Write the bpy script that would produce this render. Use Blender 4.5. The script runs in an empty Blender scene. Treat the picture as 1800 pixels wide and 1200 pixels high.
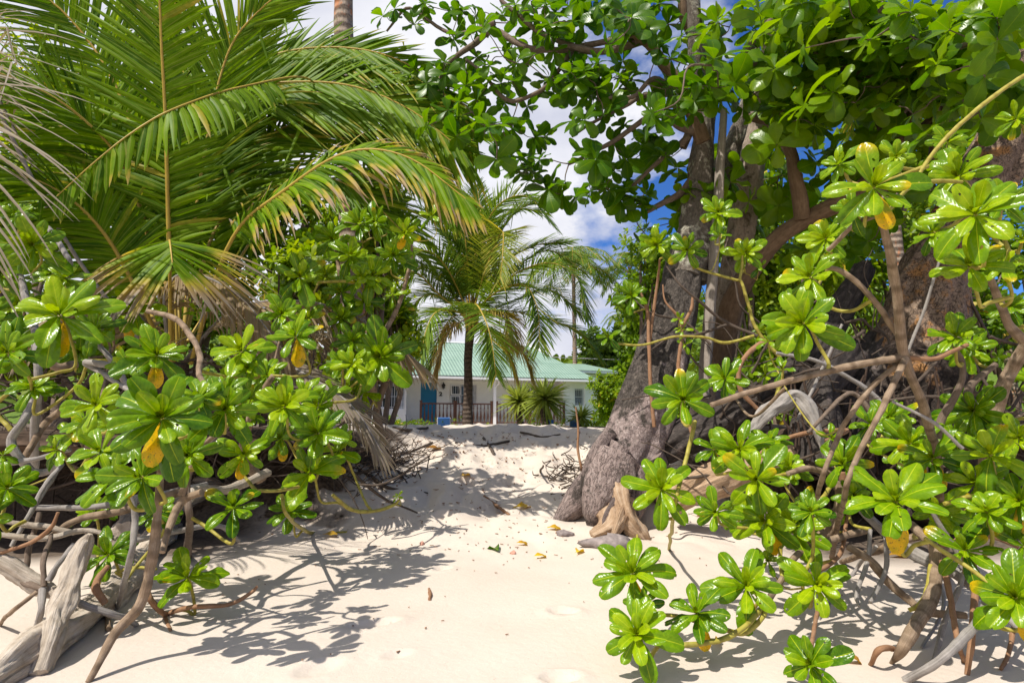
import bpy, math, random
import numpy as np
from mathutils import Vector as V, Quaternion, Matrix

random.seed(7)
rng = np.random.default_rng(7)
sc = bpy.context.scene
COL = sc.collection
R = math.radians

# ------------------------------------------------------------------ camera
F = 1000.0                      # focal length in pixels of the 1800 px frame
EYE = 0.9
PITCH = math.atan(142 / F)
cam = bpy.data.cameras.new('camera')
cam.sensor_width = 36
cam.lens = 36 * F / 1800
cam.clip_start = 0.05
cam.clip_end = 3000
co = bpy.data.objects.new('camera', cam)
COL.objects.link(co)
co.location = (0, 0, EYE)
co.rotation_euler = (math.pi / 2 + PITCH, 0, 0)
sc.camera = co

# ------------------------------------------------------------------ sun, sky, exposure
SUN = V((-0.5, -0.45, 1.0)).normalized()          # towards the sun
EL = math.asin(SUN.z)
AZ = math.atan2(SUN.x, SUN.y)
sl = bpy.data.lights.new('sun', 'SUN')
sl.energy = 5.0
sl.angle = R(0.5)
sl.color = (1.0, 0.955, 0.87)
so = bpy.data.objects.new('sun', sl)
COL.objects.link(so)
so.rotation_euler = (-SUN).to_track_quat('-Z', 'Y').to_euler()
so.location = (-10, -10, 20)

sc.view_settings.view_transform = 'Standard'
sc.view_settings.look = 'None'
sc.view_settings.exposure = 0.25
sc.view_settings.gamma = 1.0

w = bpy.data.worlds.new('World')
sc.world = w
w.use_nodes = True
nt = w.node_tree
nt.nodes.clear()
N = nt.nodes.new
wo = N('ShaderNodeOutputWorld')
bg = N('ShaderNodeBackground')
bg.inputs['Strength'].default_value = 0.10
sky = N('ShaderNodeTexSky')
sky.sky_type = 'NISHITA'
sky.sun_disc = False
sky.sun_elevation = EL
sky.sun_rotation = AZ
sky.air_density = 1.0
sky.dust_density = 0.6
sky.ozone_density = 3.0
tc = N('ShaderNodeTexCoord')
mp = N('ShaderNodeMapping')
mp.inputs['Scale'].default_value = (1.0, 1.0, 1.7)
mp.inputs['Location'].default_value = (0.35, 0.1, 0.25)
n1 = N('ShaderNodeTexNoise')
n1.inputs['Scale'].default_value = 2.0
n1.inputs['Detail'].default_value = 9
n1.inputs['Roughness'].default_value = 0.55
n2 = N('ShaderNodeTexNoise')
n2.inputs['Scale'].default_value = 5.0
n2.inputs['Detail'].default_value = 6
cr = N('ShaderNodeValToRGB')
cr.color_ramp.elements[0].position = 0.40
cr.color_ramp.elements[1].position = 0.47
cc = N('ShaderNodeValToRGB')                       # the clouds' own light
cc.color_ramp.elements[0].position = 0.3
cc.color_ramp.elements[0].color = (5.3, 5.5, 6.6, 1)
cc.color_ramp.elements[1].position = 0.62
cc.color_ramp.elements[1].color = (8.2, 8.2, 8.6, 1)
sx = N('ShaderNodeSeparateXYZ')
bias = N('ShaderNodeMath'); bias.operation = 'MULTIPLY_ADD'
bias.inputs[1].default_value = -0.20; 
sm = N('ShaderNodeMix'); sm.data_type = 'RGBA'
hs = N('ShaderNodeMix'); hs.data_type = 'RGBA'; hs.blend_type = 'MULTIPLY'
hs.inputs[0].default_value = 1.0
hs.inputs[7].default_value = (0.38, 0.72, 1.25, 1)
L = nt.links.new
L(tc.outputs['Generated'], mp.inputs['Vector'])
L(mp.outputs[0], n1.inputs['Vector'])
L(mp.outputs[0], n2.inputs['Vector'])
L(tc.outputs['Generated'], sx.inputs[0])
L(sx.outputs['X'], bias.inputs[0])
L(n1.outputs[0], bias.inputs[2])
L(bias.outputs[0], cr.inputs[0])
L(n2.outputs[0], cc.inputs[0])
L(sky.outputs[0], hs.inputs[6])
L(cr.outputs[0], sm.inputs[0])
L(hs.outputs[2], sm.inputs[6])
L(cc.outputs[0], sm.inputs[7])
L(sm.outputs[2], bg.inputs['Color'])
L(bg.outputs[0], wo.inputs['Surface'])


# ------------------------------------------------------------------ pixel -> world, terrain
cp, sp = math.cos(PITCH), math.sin(PITCH)


def P(px, py, d):
    a, b = (px - 900) / F, (600 - py) / F
    k = d / (cp - sp * b)
    return V((a * k, d, EYE + (sp + cp * b) * k))


def sstep(a, b, x):
    t = np.clip((x - a) / (b - a), 0, 1)
    return t * t * (3 - 2 * t)


def lat(ix, iy, s):
    h = np.sin(ix * 127.1 + iy * 311.7 + s * 74.7) * 43758.5453
    return h - np.floor(h)


def vnoise(x, y, s=0):
    ix, iy = np.floor(x), np.floor(y)
    fx, fy = x - ix, y - iy
    fx, fy = fx * fx * (3 - 2 * fx), fy * fy * (3 - 2 * fy)
    a = lat(ix, iy, s) * (1 - fx) + lat(ix + 1, iy, s) * fx
    b = lat(ix, iy + 1, s) * (1 - fx) + lat(ix + 1, iy + 1, s) * fx
    return a * (1 - fy) + b * fy - 0.5


DENTS = []


def H(x, y):
    x = np.asarray(x, float); y = np.asarray(y, float)
    side = np.maximum(sstep(-0.75, -2.0, x), sstep(1.0, 2.2, x))
    wob = 0.35 * vnoise(x * 0.9 + 3, y * 0 + 1, 3) + 0.2 * vnoise(x * 2.3, y * 0 + 5, 4)
    y0 = 6.15 * (1 - side) + (5.3 + wob) * side
    ww = 4.3 * (1 - side) + 1.15 * side
    t = (y - y0) / ww + 0.5
    h = 0.765 * sstep(0, 1, t)
    h = h - 0.05 * sstep(9, 13, y) - 0.02 * sstep(2.2, 0.0, y)
    rough = sstep(3.6, 5.2, y) * (1 - sstep(11, 16, y))
    h = h + rough * (0.15 * vnoise(x * 1.7, y * 1.7, 1) + 0.13 * np.abs(vnoise(x * 3.3, y * 2.6, 2)) + 0.05 * vnoise(x * 5.1, y * 4.3, 2) + 0.03 * vnoise(x * 9, y * 9, 8))
    h = h + 0.02 * vnoise(x * 1.2, y * 1.2, 5) + 0.006 * vnoise(x * 5, y * 5, 6) + 0.0015 * vnoise(x * 22, y * 22, 9)
    for (cx, cy, rx, ry, an, dp) in DENTS:
        c, s = math.cos(an), math.sin(an)
        u = ((x - cx) * c + (y - cy) * s) / rx
        v = (-(x - cx) * s + (y - cy) * c) / ry
        q = np.sqrt(u * u + v * v)
        h = h - dp * (1 - sstep(0.55, 1.0, q)) + 0.35 * dp * np.exp(-((q - 1.25) / 0.28) ** 2)
    return h


def Hf(x, y):
    return float(H(np.array([x]), np.array([y]))[0])


def G(px, py, lift=0.0):
    ds = np.linspace(1.2, 14, 1600)
    p1 = P(px, py, 1.0)
    dx, dz = p1.x, p1.z - EYE
    z = EYE + dz * ds
    below = np.nonzero(z <= H(dx * ds, ds))[0]
    d = ds[below[0]] if len(below) else 14.0
    p = P(px, py, float(d))
    p.z = Hf(p.x, p.y) + lift
    return p


foot = [(655, 1098, .12, .045, .5, .035), (778, 1000, .06, .045, .2, .035), (990, 1075, .075, .05, -.3, .032),
        (985, 1192, .075, .05, .1, .03), (850, 812, .12, .14, .3, .04), (905, 850, .12, .1, 0, .03), (765, 800, .14, .12, .6, .035),
        (950, 800, .14, .11, -.4, .035), (830, 770, .16, .12, .2, .035), (780, 905, .10, .06, .4, .03), (880, 780, .2, .12, .8, .04),
        (700, 1150, .06, .04, .6, .012), (880, 905, .12, .08, .3, .03), (820, 850, .1, .08, 1, .04), (920, 760, .2, .2, 0, .04),
        (1100, 1000, .1, .06, .3, .02), (560, 1175, .1, .06, .9, .012)]
dd = []
for (px, py, rx, ry, an, dp) in foot:
    p = G(px, py)
    dd.append((p.x, p.y, rx, ry, an, dp))
DENTS = dd


# ------------------------------------------------------------------ mesh builder
class MB:
    def __init__(s):
        s.v, s.f, s.uv, s.age, s.mi, s.n = [], [], [], [], [], 0

    def add(s, v, f, luv=None, age=0.0, mi=0):
        v = np.asarray(v, np.float32).reshape(-1, 3)
        f = np.asarray(f, np.int32)
        n = len(v)
        s.v.append(v)
        s.f.append(f + s.n)
        s.uv.append(np.zeros((n, 3), np.float32) if luv is None else np.asarray(luv, np.float32))
        s.age.append(np.full(n, age, np.float32) if np.isscalar(age) else np.asarray(age, np.float32))
        s.mi.append(np.full(len(f), mi, np.int32))
        s.n += n

    def mesh(s, name, mats, shift=(0, 0, 0), smooth=True):
        me = bpy.data.meshes.new(name)
        v = np.concatenate(s.v) - np.asarray(shift, np.float32)
        tot = np.concatenate([np.full(len(f), f.shape[1], np.int32) for f in s.f])
        idx = np.concatenate([f.ravel() for f in s.f])
        start = np.concatenate([[0], np.cumsum(tot)[:-1]]).astype(np.int32)
        me.vertices.add(len(v)); me.vertices.foreach_set('co', v.ravel())
        me.loops.add(len(idx)); me.loops.foreach_set('vertex_index', idx)
        me.polygons.add(len(tot))
        me.polygons.foreach_set('loop_start', start)
        me.polygons.foreach_set('loop_total', tot)
        me.polygons.foreach_set('use_smooth', np.full(len(tot), smooth, bool))
        for m in mats if isinstance(mats, (list, tuple)) else [mats]:
            me.materials.append(m)
        me.polygons.foreach_set('material_index', np.concatenate(s.mi))
        a = me.attributes.new('luv', 'FLOAT_VECTOR', 'POINT')
        a.data.foreach_set('vector', np.concatenate(s.uv).ravel())
        a = me.attributes.new('age', 'FLOAT', 'POINT')
        a.data.foreach_set('value', np.concatenate(s.age))
        me.update(calc_edges=True)
        me.validate()
        return me


ORG = {}


def tag(o, label=None, cat=None, group=None, kind=None):
    if label: o['label'] = label
    if cat: o['category'] = cat
    if group: o['group'] = group
    if kind: o['kind'] = kind
    return o


def thing(name, label, cat, loc, group=None, rz=0.0):
    o = bpy.data.objects.new(name, None)
    o.empty_display_size = 0.1
    COL.objects.link(o)
    o.location = loc
    o.rotation_euler = (0, 0, rz)
    ORG[o.name] = V(loc)
    return tag(o, label, cat, group)


def part(name, mb, mats, parent, label=None, smooth=True):
    o = bpy.data.objects.new(name, mb.mesh(name, mats, ORG[parent.name], smooth))
    COL.objects.link(o)
    o.parent = parent
    ORG[o.name] = ORG[parent.name]
    if label: o['label'] = label
    return o


def lpart(name, mb, mats, parent, smooth=False, label=None):        # built in the parent's own axes
    o = bpy.data.objects.new(name, mb.mesh(name, mats, (0, 0, 0), smooth))
    COL.objects.link(o)
    o.parent = parent
    if label: o['label'] = label
    return o


def solo(name, mb, mats, base, label=None, cat=None, group=None, kind=None, smooth=True):
    o = bpy.data.objects.new(name, mb.mesh(name, mats, base, smooth))
    COL.objects.link(o)
    o.location = base
    ORG[o.name] = V(base)
    return tag(o, label, cat, group, kind)


def box(mb, x0, y0, z0, x1, y1, z1, mi=0):
    v = [(x, y, z) for x in (x0, x1) for y in (y0, y1) for z in (z0, z1)]
    mb.add(v, [(0, 1, 3, 2), (4, 6, 7, 5), (0, 4, 5, 1), (2, 3, 7, 6), (0, 2, 6, 4), (1, 5, 7, 3)], mi=mi)


def catmull(pts, n):
    p = np.asarray(pts, float)
    p = np.vstack([2 * p[0] - p[1], p, 2 * p[-1] - p[-2]])
    out = []
    for i in range(1, len(p) - 2):
        for k in range(n):
            t = k / n
            out.append(0.5 * (2 * p[i] + (p[i + 1] - p[i - 1]) * t + (2 * p[i - 1] - 5 * p[i] + 4 * p[i + 1] - p[i + 2]) * t * t
                              + (3 * p[i] - p[i - 1] - 3 * p[i + 1] + p[i + 2]) * t ** 3))
    out.append(p[-2])
    return np.array(out)


def frames(c):
    T = np.gradient(c, axis=0)
    T /= np.linalg.norm(T, axis=1)[:, None] + 1e-9
    up = np.array([0, 0, 1.0]) if abs(T[0][2]) < 0.9 else np.array([1.0, 0, 0])
    S = np.zeros_like(T)
    s = np.cross(T[0], up)
    for i in range(len(T)):
        s = s - T[i] * s.dot(T[i])
        s /= np.linalg.norm(s) + 1e-9
        S[i] = s
    return T, S, np.cross(S, T)


def tube(mb, pts, rad, sides=8, sub=5, lump=0.06, flat=1.0, mi=0, age=0.0, wig=0.0, twist=0.0, ridge=0.0):
    q = np.column_stack([np.array([tuple(p) for p in pts]), np.asarray(rad, float)])
    q = catmull(q, sub)
    c, r = q[:, :3].copy(), np.maximum(q[:, 3], 1e-4)
    ln = np.concatenate([[0], np.cumsum(np.linalg.norm(np.diff(c, axis=0), axis=1))])
    if wig:
        for ax in range(3):
            ph = rng.uniform(0, 6.28, 3)
            fr = rng.uniform(5, 14, 3)
            c[:, ax] += wig * sum(np.sin(ln * fr[k] + ph[k]) for k in range(3)) * np.sin(np.pi * np.clip(ln / ln[-1], 0, 1)) * 0.5
    T, S, B = frames(c)
    a = np.linspace(0, 2 * np.pi, sides, endpoint=False)
    ph = rng.uniform(0, 6.28, 6)
    rm = float(np.mean(r))
    A, LN = np.meshgrid(a, ln)
    A2 = A + twist * LN
    bump = 1 + lump * (np.sin(2 * A2 + ph[0] + LN / rm * 0.33) + np.sin(3 * A2 + ph[1] - LN / rm * 0.5)
                       + 0.6 * np.sin(5 * A2 + ph[2] + LN / rm * 0.9) + 0.7 * np.sin(A2 + LN / rm * 0.7 + ph[3]) + 0.5 * np.sin(LN / rm * 1.3 + ph[4]))
    if ridge:
        p2 = rng.uniform(0, 6.28, 6)
        w1 = A2 + .25 * np.sin(LN / rm * .8 + p2[0])
        bump = bump + ridge * (np.sin(7 * w1 + p2[1] + .6 * np.sin(LN / rm * 1.1)) + .8 * np.sin(11 * w1 + p2[2] + 1.2 * np.sin(LN / rm * 1.7 + p2[3]))
                               + .7 * np.sin(17 * w1 + p2[4] + LN / rm * .4) * np.sin(LN / rm * 2.3 + p2[5])
                               + .9 * vnoise(np.cos(A2) * 2.5 + 7, LN / rm * 1.6 + np.sin(A2) * 2.5, int(p2[0] * 9)) * 2)
    rr = r[:, None] * bump
    v = c[:, None, :] + (np.cos(A) * rr)[..., None] * S[:, None, :] + (np.sin(A) * rr * flat)[..., None] * B[:, None, :]
    n = len(c)
    i = np.arange(n - 1)[:, None] * sides
    j = np.arange(sides)[None, :]
    j2 = (j + 1) % sides
    f = np.stack([i + j, i + j2, i + sides + j2, i + sides + j], -1).reshape(-1, 4)
    rd = random.random()
    luv = np.stack([LN, A / 6.2832, np.full_like(LN, rd)], -1).reshape(-1, 3)
    base = mb.n
    mb.add(v.reshape(-1, 3), f, luv, age, mi)
    for end, k in ((0, 0), (n - 1, (n - 1) * sides)):       # rounded-off ends
        ring = v[end]
        tip = c[end] + (T[end] if end else -T[end]) * r[end] * 0.25
        jj = np.arange(sides)
        vv = np.vstack([ring, tip[None]])
        ff = np.stack([jj, (jj + 1) % sides, np.full(sides, sides)], -1)
        if not end: ff = ff[:, ::-1]
        mb.add(vv, ff, np.tile([[ln[end], 0.5, rd]], (sides + 1, 1)), age, mi)
    return c


# ------------------------------------------------------------------ leaf
def obov(t):
    t = np.asarray(t, float)
    a = 0.13 + 0.87 * np.sin(np.pi * 0.5 * np.clip(t / 0.68, 0, 1)) ** 1.35
    b = np.sqrt(np.clip(1 - (np.clip(t - 0.68, 0, 1) / 0.335) ** 2, 0.02, 1))
    return np.where(t < 0.68, a, b)


TS = {11: np.array([0, .08, .18, .3, .42, .54, .66, .78, .88, .955, 1.0]), 9: np.array([0, .1, .24, .4, .56, .72, .85, .94, 1.0]), 6: np.array([0, .22, .46, .7, .9, 1.0]), 4: np.array([0, .35, .75, 1.0])}


def leaf(mb, base, d, up, Ln, W, bend=0.6, cup=0.25, roll=0.25, nt_=9, nv=5, age=0.0, wave=0.05, mi=0, curl=0.0):
    d = V(d).normalized()
    s = d.cross(V(up))
    if s.length < 1e-4: s = d.cross(V((1, 0, 0.1)))
    s.normalize()
    n = s.cross(d).normalized()
    d, s, n = np.array(d), np.array(s), np.array(n)
    t = TS[nt_]
    ang = bend * t ** 1.3
    dt = np.diff(t, prepend=0)
    am = np.concatenate([[0], (ang[1:] + ang[:-1]) / 2])
    cx = np.cumsum(np.cos(am) * dt) * Ln
    cz = np.cumsum(-np.sin(am) * dt) * Ln
    cen = np.array(base)[None] + cx[:, None] * d + cz[:, None] * n
    nn = np.cos(ang)[:, None] * n + np.sin(ang)[:, None] * d
    v = np.linspace(-1, 1, nv)
    wd = obov(t) * W * 0.5
    ph = random.uniform(0, 6.28)
    fr = random.uniform(7, 12)
    av = np.abs(v)
    off = wd[:, None] * (cup * av - roll * av ** 2.5)[None] + W * wave * np.sin(fr * t + ph)[:, None] * (v ** 2 * np.sign(v))[None] * wd[:, None] / (W * 0.5)
    x = wd[:, None] * v[None] * (1 - 0.12 * abs(cup))
    pos = cen[:, None] + x[..., None] * s + off[..., None] * nn[:, None]
    i = np.arange(nt_ - 1)[:, None] * nv
    j = np.arange(nv - 1)[None]
    f = np.stack([i + j, i + j + 1, i + nv + j + 1, i + nv + j], -1).reshape(-1, 4)
    luv = np.stack([np.repeat(t[:, None], nv, 1), np.repeat(v[None], nt_, 0), np.full((nt_, nv), random.random())], -1).reshape(-1, 3)
    mb.add(pos.reshape(-1, 3), f, luv, age, mi)


# ------------------------------------------------------------------ materials
def newmat(name):
    m = bpy.data.materials.new(name)
    m.use_nodes = True
    t = m.node_tree
    t.nodes.clear()
    return m, t, t.nodes.new, t.links.new


def ramp(t, stops, fac=None):
    r = t.nodes.new('ShaderNodeValToRGB')
    e = r.color_ramp.elements
    e[0].position, e[0].color = stops[0][0], (*stops[0][1], 1)
    e[1].position, e[1].color = stops[-1][0], (*stops[-1][1], 1)
    for p, c in stops[1:-1]:
        x = e.new(p); x.color = (*c, 1)
    if fac is not None: t.links.new(fac, r.inputs[0])
    return r.outputs[0]


def mix(t, fac, a, b, mode='MIX'):
    m = t.nodes.new('ShaderNodeMix')
    m.data_type = 'RGBA'; m.blend_type = mode
    for i, x in ((0, fac), (6, a), (7, b)):
        if isinstance(x, (int, float)): m.inputs[i].default_value = x
        elif isinstance(x, tuple): m.inputs[i].default_value = (*x, 1)
        else: t.links.new(x, m.inputs[i])
    return m.outputs[2]


def math_(t, op, a, b=0.0, c=None):
    m = t.nodes.new('ShaderNodeMath'); m.operation = op
    for i, x in enumerate((a, b, c)):
        if x is None: continue
        if isinstance(x, (int, float)): m.inputs[i].default_value = x
        else: t.links.new(x, m.inputs[i])
    return m.outputs[0]


def noise(t, vec, scale, detail=4, rough=0.55):
    n = t.nodes.new('ShaderNodeTexNoise')
    n.inputs['Scale'].default_value = scale
    n.inputs['Detail'].default_value = detail
    n.inputs['Roughness'].default_value = rough
    if vec is not None: t.links.new(vec, n.inputs['Vector'])
    return n.outputs[0]


def bump(t, h, strength, dist=0.01):
    b = t.nodes.new('ShaderNodeBump')
    b.inputs['Strength'].default_value = strength
    b.inputs['Distance'].default_value = dist
    t.links.new(h, b.inputs['Height'])
    return b.outputs[0]


def pbsdf(t, col, rough=0.6, spec=0.4, nor=None):
    b = t.nodes.new('ShaderNodeBsdfPrincipled')
    if isinstance(col, tuple): b.inputs['Base Color'].default_value = (*col, 1)
    else: t.links.new(col, b.inputs['Base Color'])
    if isinstance(rough, (int, float)): b.inputs['Roughness'].default_value = rough
    else: t.links.new(rough, b.inputs['Roughness'])
    b.inputs['Specular IOR Level'].default_value = spec
    if nor is not None: t.links.new(nor, b.inputs['Normal'])
    return b


def out(t, sh):
    o = t.nodes.new('ShaderNodeOutputMaterial')
    t.links.new(sh, o.inputs[0])


def leafmat(name, dark, mid, light, rib, yellow, rough=0.32, trans=0.35, spec=0.5, ribw=0.07, tcol=(1.9, 1.75, 0.7), hole=0.0, vein=1.0):
    m, t, Nn, Lk = newmat(name)
    at = Nn('ShaderNodeAttribute'); at.attribute_name = 'luv'
    ag = Nn('ShaderNodeAttribute'); ag.attribute_name = 'age'
    oi = Nn('ShaderNodeObjectInfo')
    tcn = Nn('ShaderNodeTexCoord')
    sp_ = Nn('ShaderNodeSeparateXYZ'); Lk(at.outputs['Vector'], sp_.inputs[0])
    u, v, r = sp_.outputs
    av = math_(t, 'ABSOLUTE', v)
    nz = noise(t, tcn.outputs['Object'], 9, 3)
    k = math_(t, 'MULTIPLY_ADD', r, 0.62, math_(t, 'MULTIPLY_ADD', oi.outputs['Random'], 0.36, -0.04))
    k = math_(t, 'ADD', k, math_(t, 'MULTIPLY_ADD', nz, 0.6, -0.22))
    col = ramp(t, [(0.12, dark), (0.60, mid), (1.0, light)], k)
    # veins: paler streaks running from the midrib to the edge
    ph = math_(t, 'SINE', math_(t, 'MULTIPLY', math_(t, 'SUBTRACT', math_(t, 'MULTIPLY', u, 11.0), math_(t, 'MULTIPLY', av, 2.4)), 6.283))
    vn = math_(t, 'MULTIPLY', math_(t, 'GREATER_THAN', ph, 0.93), 0.05 * vein)
    ribm = math_(t, 'LESS_THAN', av, math_(t, 'MULTIPLY_ADD', u, -ribw * 0.7, ribw * 1.3))
    col = mix(t, math_(t, 'MAXIMUM', vn, math_(t, 'MULTIPLY', ribm, 0.75)), col, rib)
    yl = mix(t, math_(t, 'GREATER_THAN', noise(t, tcn.outputs['Object'], 26, 2), 0.66), yellow, (0.22, 0.10, 0.03))
    col = mix(t, math_(t, 'MULTIPLY', ag.outputs['Fac'], ramp(t, [(0.30, (.25, .25, .25)), (0.55, (1, 1, 1))], noise(t, tcn.outputs['Object'], 5, 3))), col, yl)
    h = math_(t, 'ADD', math_(t, 'MULTIPLY', ph, 0.5), math_(t, 'MULTIPLY', nz, 1.5))
    nor = bump(t, h, 0.08, 0.004)
    ro = math_(t, 'MULTIPLY_ADD', nz, 0.25, rough - 0.12)
    b = pbsdf(t, col, ro, spec, nor)
    tr = Nn('ShaderNodeBsdfTranslucent')
    Lk(mix(t, 1.0, col, tcol, 'MULTIPLY'), tr.inputs[0])
    ms = Nn('ShaderNodeMixShader'); ms.inputs[0].default_value = trans
    Lk(b.outputs[0], ms.inputs[1]); Lk(tr.outputs[0], ms.inputs[2])
    sh = ms.outputs[0]
    if hole:                                             # insect holes: really open
        vo = Nn('ShaderNodeTexNoise'); vo.inputs['Scale'].default_value = 7; vo.inputs['Detail'].default_value = 1
        Lk(tcn.outputs['Object'], vo.inputs['Vector'])
        tp = Nn('ShaderNodeBsdfTransparent')
        m2 = Nn('ShaderNodeMixShader')
        Lk(math_(t, 'GREATER_THAN', vo.outputs[0], hole), m2.inputs[0])
        Lk(sh, m2.inputs[1]); Lk(tp.outputs[0], m2.inputs[2])
        sh = m2.outputs[0]
    out(t, sh)
    return m


def barkmat(name, c1, c2, c3, scale=14, stretch=0.25, rough=0.85, rings=0.0, patch=0.58, pcol=None, bmp=0.6, crack=0.0, zsplit=None, zcol=None, zx=0.0):
    m, t, Nn, Lk = newmat(name)
    tcn = Nn('ShaderNodeTexCoord')
    at = Nn('ShaderNodeAttribute'); at.attribute_name = 'luv'
    sp_ = Nn('ShaderNodeSeparateXYZ'); Lk(at.outputs['Vector'], sp_.inputs[0])
    cb = Nn('ShaderNodeCombineXYZ')
    # grain that runs along the limb: angle as a circle, length squeezed
    ang = math_(t, 'MULTIPLY', sp_.outputs[1], 6.2832)
    Lk(math_(t, 'COSINE', ang), cb.inputs[0]); Lk(math_(t, 'SINE', ang), cb.inputs[1])
    Lk(math_(t, 'MULTIPLY', sp_.outputs[0], stretch * 10), cb.inputs[2])
    g1 = noise(t, cb.outputs[0], scale * 0.35, 7, 0.68)
    n2_ = noise(t, tcn.outputs['Object'], scale, 8, 0.65)
    n3 = noise(t, tcn.outputs['Object'], scale * 0.28, 5, 0.6)
    col = ramp(t, [(0.30, c1), (0.50, c2), (0.70, c3)], math_(t, 'ADD', math_(t, 'MULTIPLY', g1, 0.55), math_(t, 'MULTIPLY', n2_, 0.45)))
    if pcol:
        col = mix(t, ramp(t, [(patch - 0.02, (0, 0, 0)), (patch + 0.05, (1, 1, 1))], math_(t, 'MULTIPLY_ADD', n2_, 0.35, math_(t, 'MULTIPLY', n3, 0.65))), col, pcol)
    h = math_(t, 'ADD', math_(t, 'MULTIPLY', g1, 1.0), math_(t, 'MULTIPLY', n2_, 0.8))
    if crack:
        nd_ = Nn('ShaderNodeVectorMath'); nd_.operation = 'ADD'
        nq = Nn('ShaderNodeTexNoise'); nq.inputs['Scale'].default_value = 3.0; nq.inputs['Detail'].default_value = 4
        Lk(cb.outputs[0], nq.inputs['Vector']); Lk(cb.outputs[0], nd_.inputs[0]); Lk(nq.outputs['Color'], nd_.inputs[1])
        vo = Nn('ShaderNodeTexVoronoi'); vo.feature = 'DISTANCE_TO_EDGE'; vo.inputs['Scale'].default_value = crack
        Lk(nd_.outputs[0], vo.inputs['Vector'])
        ck = ramp(t, [(0.0, (.35, .35, .35)), (0.05, (1, 1, 1))], vo.outputs[0])
        col = mix(t, ck, tuple(x * 0.45 for x in c1), col)
        h = math_(t, 'ADD', h, math_(t, 'MULTIPLY', ck, 0.8))
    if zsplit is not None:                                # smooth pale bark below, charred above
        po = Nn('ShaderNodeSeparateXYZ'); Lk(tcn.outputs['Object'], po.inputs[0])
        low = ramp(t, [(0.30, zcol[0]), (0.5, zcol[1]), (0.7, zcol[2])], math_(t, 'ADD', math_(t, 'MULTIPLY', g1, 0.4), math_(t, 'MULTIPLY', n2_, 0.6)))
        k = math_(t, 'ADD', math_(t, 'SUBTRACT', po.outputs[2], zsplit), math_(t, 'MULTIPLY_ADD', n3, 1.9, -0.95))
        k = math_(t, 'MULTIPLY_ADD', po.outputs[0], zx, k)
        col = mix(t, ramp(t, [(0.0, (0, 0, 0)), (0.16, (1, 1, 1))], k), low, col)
    if rings:
        s = math_(t, 'SINE', math_(t, 'MULTIPLY_ADD', sp_.outputs[0], rings, math_(t, 'MULTIPLY', n3, 3.0)))
        rg = ramp(t, [(0.0, (1, 1, 1)), (0.25, (0, 0, 0))], math_(t, 'MULTIPLY_ADD', s, 0.5, 0.5))
        col = mix(t, math_(t, 'MULTIPLY', rg, 0.6), col, c1)
        h = math_(t, 'ADD', h, s)
    out(t, pbsdf(t, col, rough, 0.25, bump(t, h, bmp, 0.022)).outputs[0])
    return m


def flatmat(name, col, rough=0.6, var=0.12, scale=6, spec=0.4, bmp=0.1):
    m, t, Nn, Lk = newmat(name)
    tcn = Nn('ShaderNodeTexCoord')
    n = noise(t, tcn.outputs['Object'], scale, 6)
    lo = tuple(c * (1 - var) for c in col); hi = tuple(min(1, c * (1 + var)) for c in col)
    out(t, pbsdf(t, ramp(t, [(0.3, lo), (0.7, hi)], n), rough, spec, bump(t, n, bmp, 0.01)).outputs[0])
    return m


def frondmat(name, green, lush, dry=(0.36, 0.25, 0.13), grey=(0.27, 0.22, 0.185), trans=0.38, rough=0.42):
    m, t, Nn, Lk = newmat(name)
    at = Nn('ShaderNodeAttribute'); at.attribute_name = 'luv'
    ag = Nn('ShaderNodeAttribute'); ag.attribute_name = 'age'
    sp_ = Nn('ShaderNodeSeparateXYZ'); Lk(at.outputs['Vector'], sp_.inputs[0])
    tcn = Nn('ShaderNodeTexCoord')
    nz = noise(t, tcn.outputs['Object'], 14, 4)
    gr = mix(t, math_(t, 'MULTIPLY_ADD', sp_.outputs[2], 0.7, math_(t, 'MULTIPLY_ADD', nz, 0.6, -0.15)), green, lush)
    a = math_(t, 'ADD', ag.outputs['Fac'], math_(t, 'MULTIPLY_ADD', nz, 0.26, -0.14))
    d = ramp(t, [(0.0, (0.30, 0.30, 0.02)), (0.35, (0.42, 0.34, 0.04)), (0.62, dry), (0.95, grey)], a)
    col = mix(t, ramp(t, [(0.16, (0, 0, 0)), (0.36, (1, 1, 1))], a), gr, d)
    rib = math_(t, 'LESS_THAN', math_(t, 'ABSOLUTE', sp_.outputs[1]), 0.12)
    col = mix(t, math_(t, 'MULTIPLY', rib, 0.5), col, (0.30, 0.33, 0.06))
    b = pbsdf(t, col, rough, 0.13)
    tr = Nn('ShaderNodeBsdfTranslucent')
    Lk(mix(t, 1.0, col, (1.7, 1.6, 0.8), 'MULTIPLY'), tr.inputs[0])
    ms = Nn('ShaderNodeMixShader'); ms.inputs[0].default_value = trans
    Lk(b.outputs[0], ms.inputs[1]); Lk(tr.outputs[0], ms.inputs[2])
    out(t, ms.outputs[0])
    return m


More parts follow.
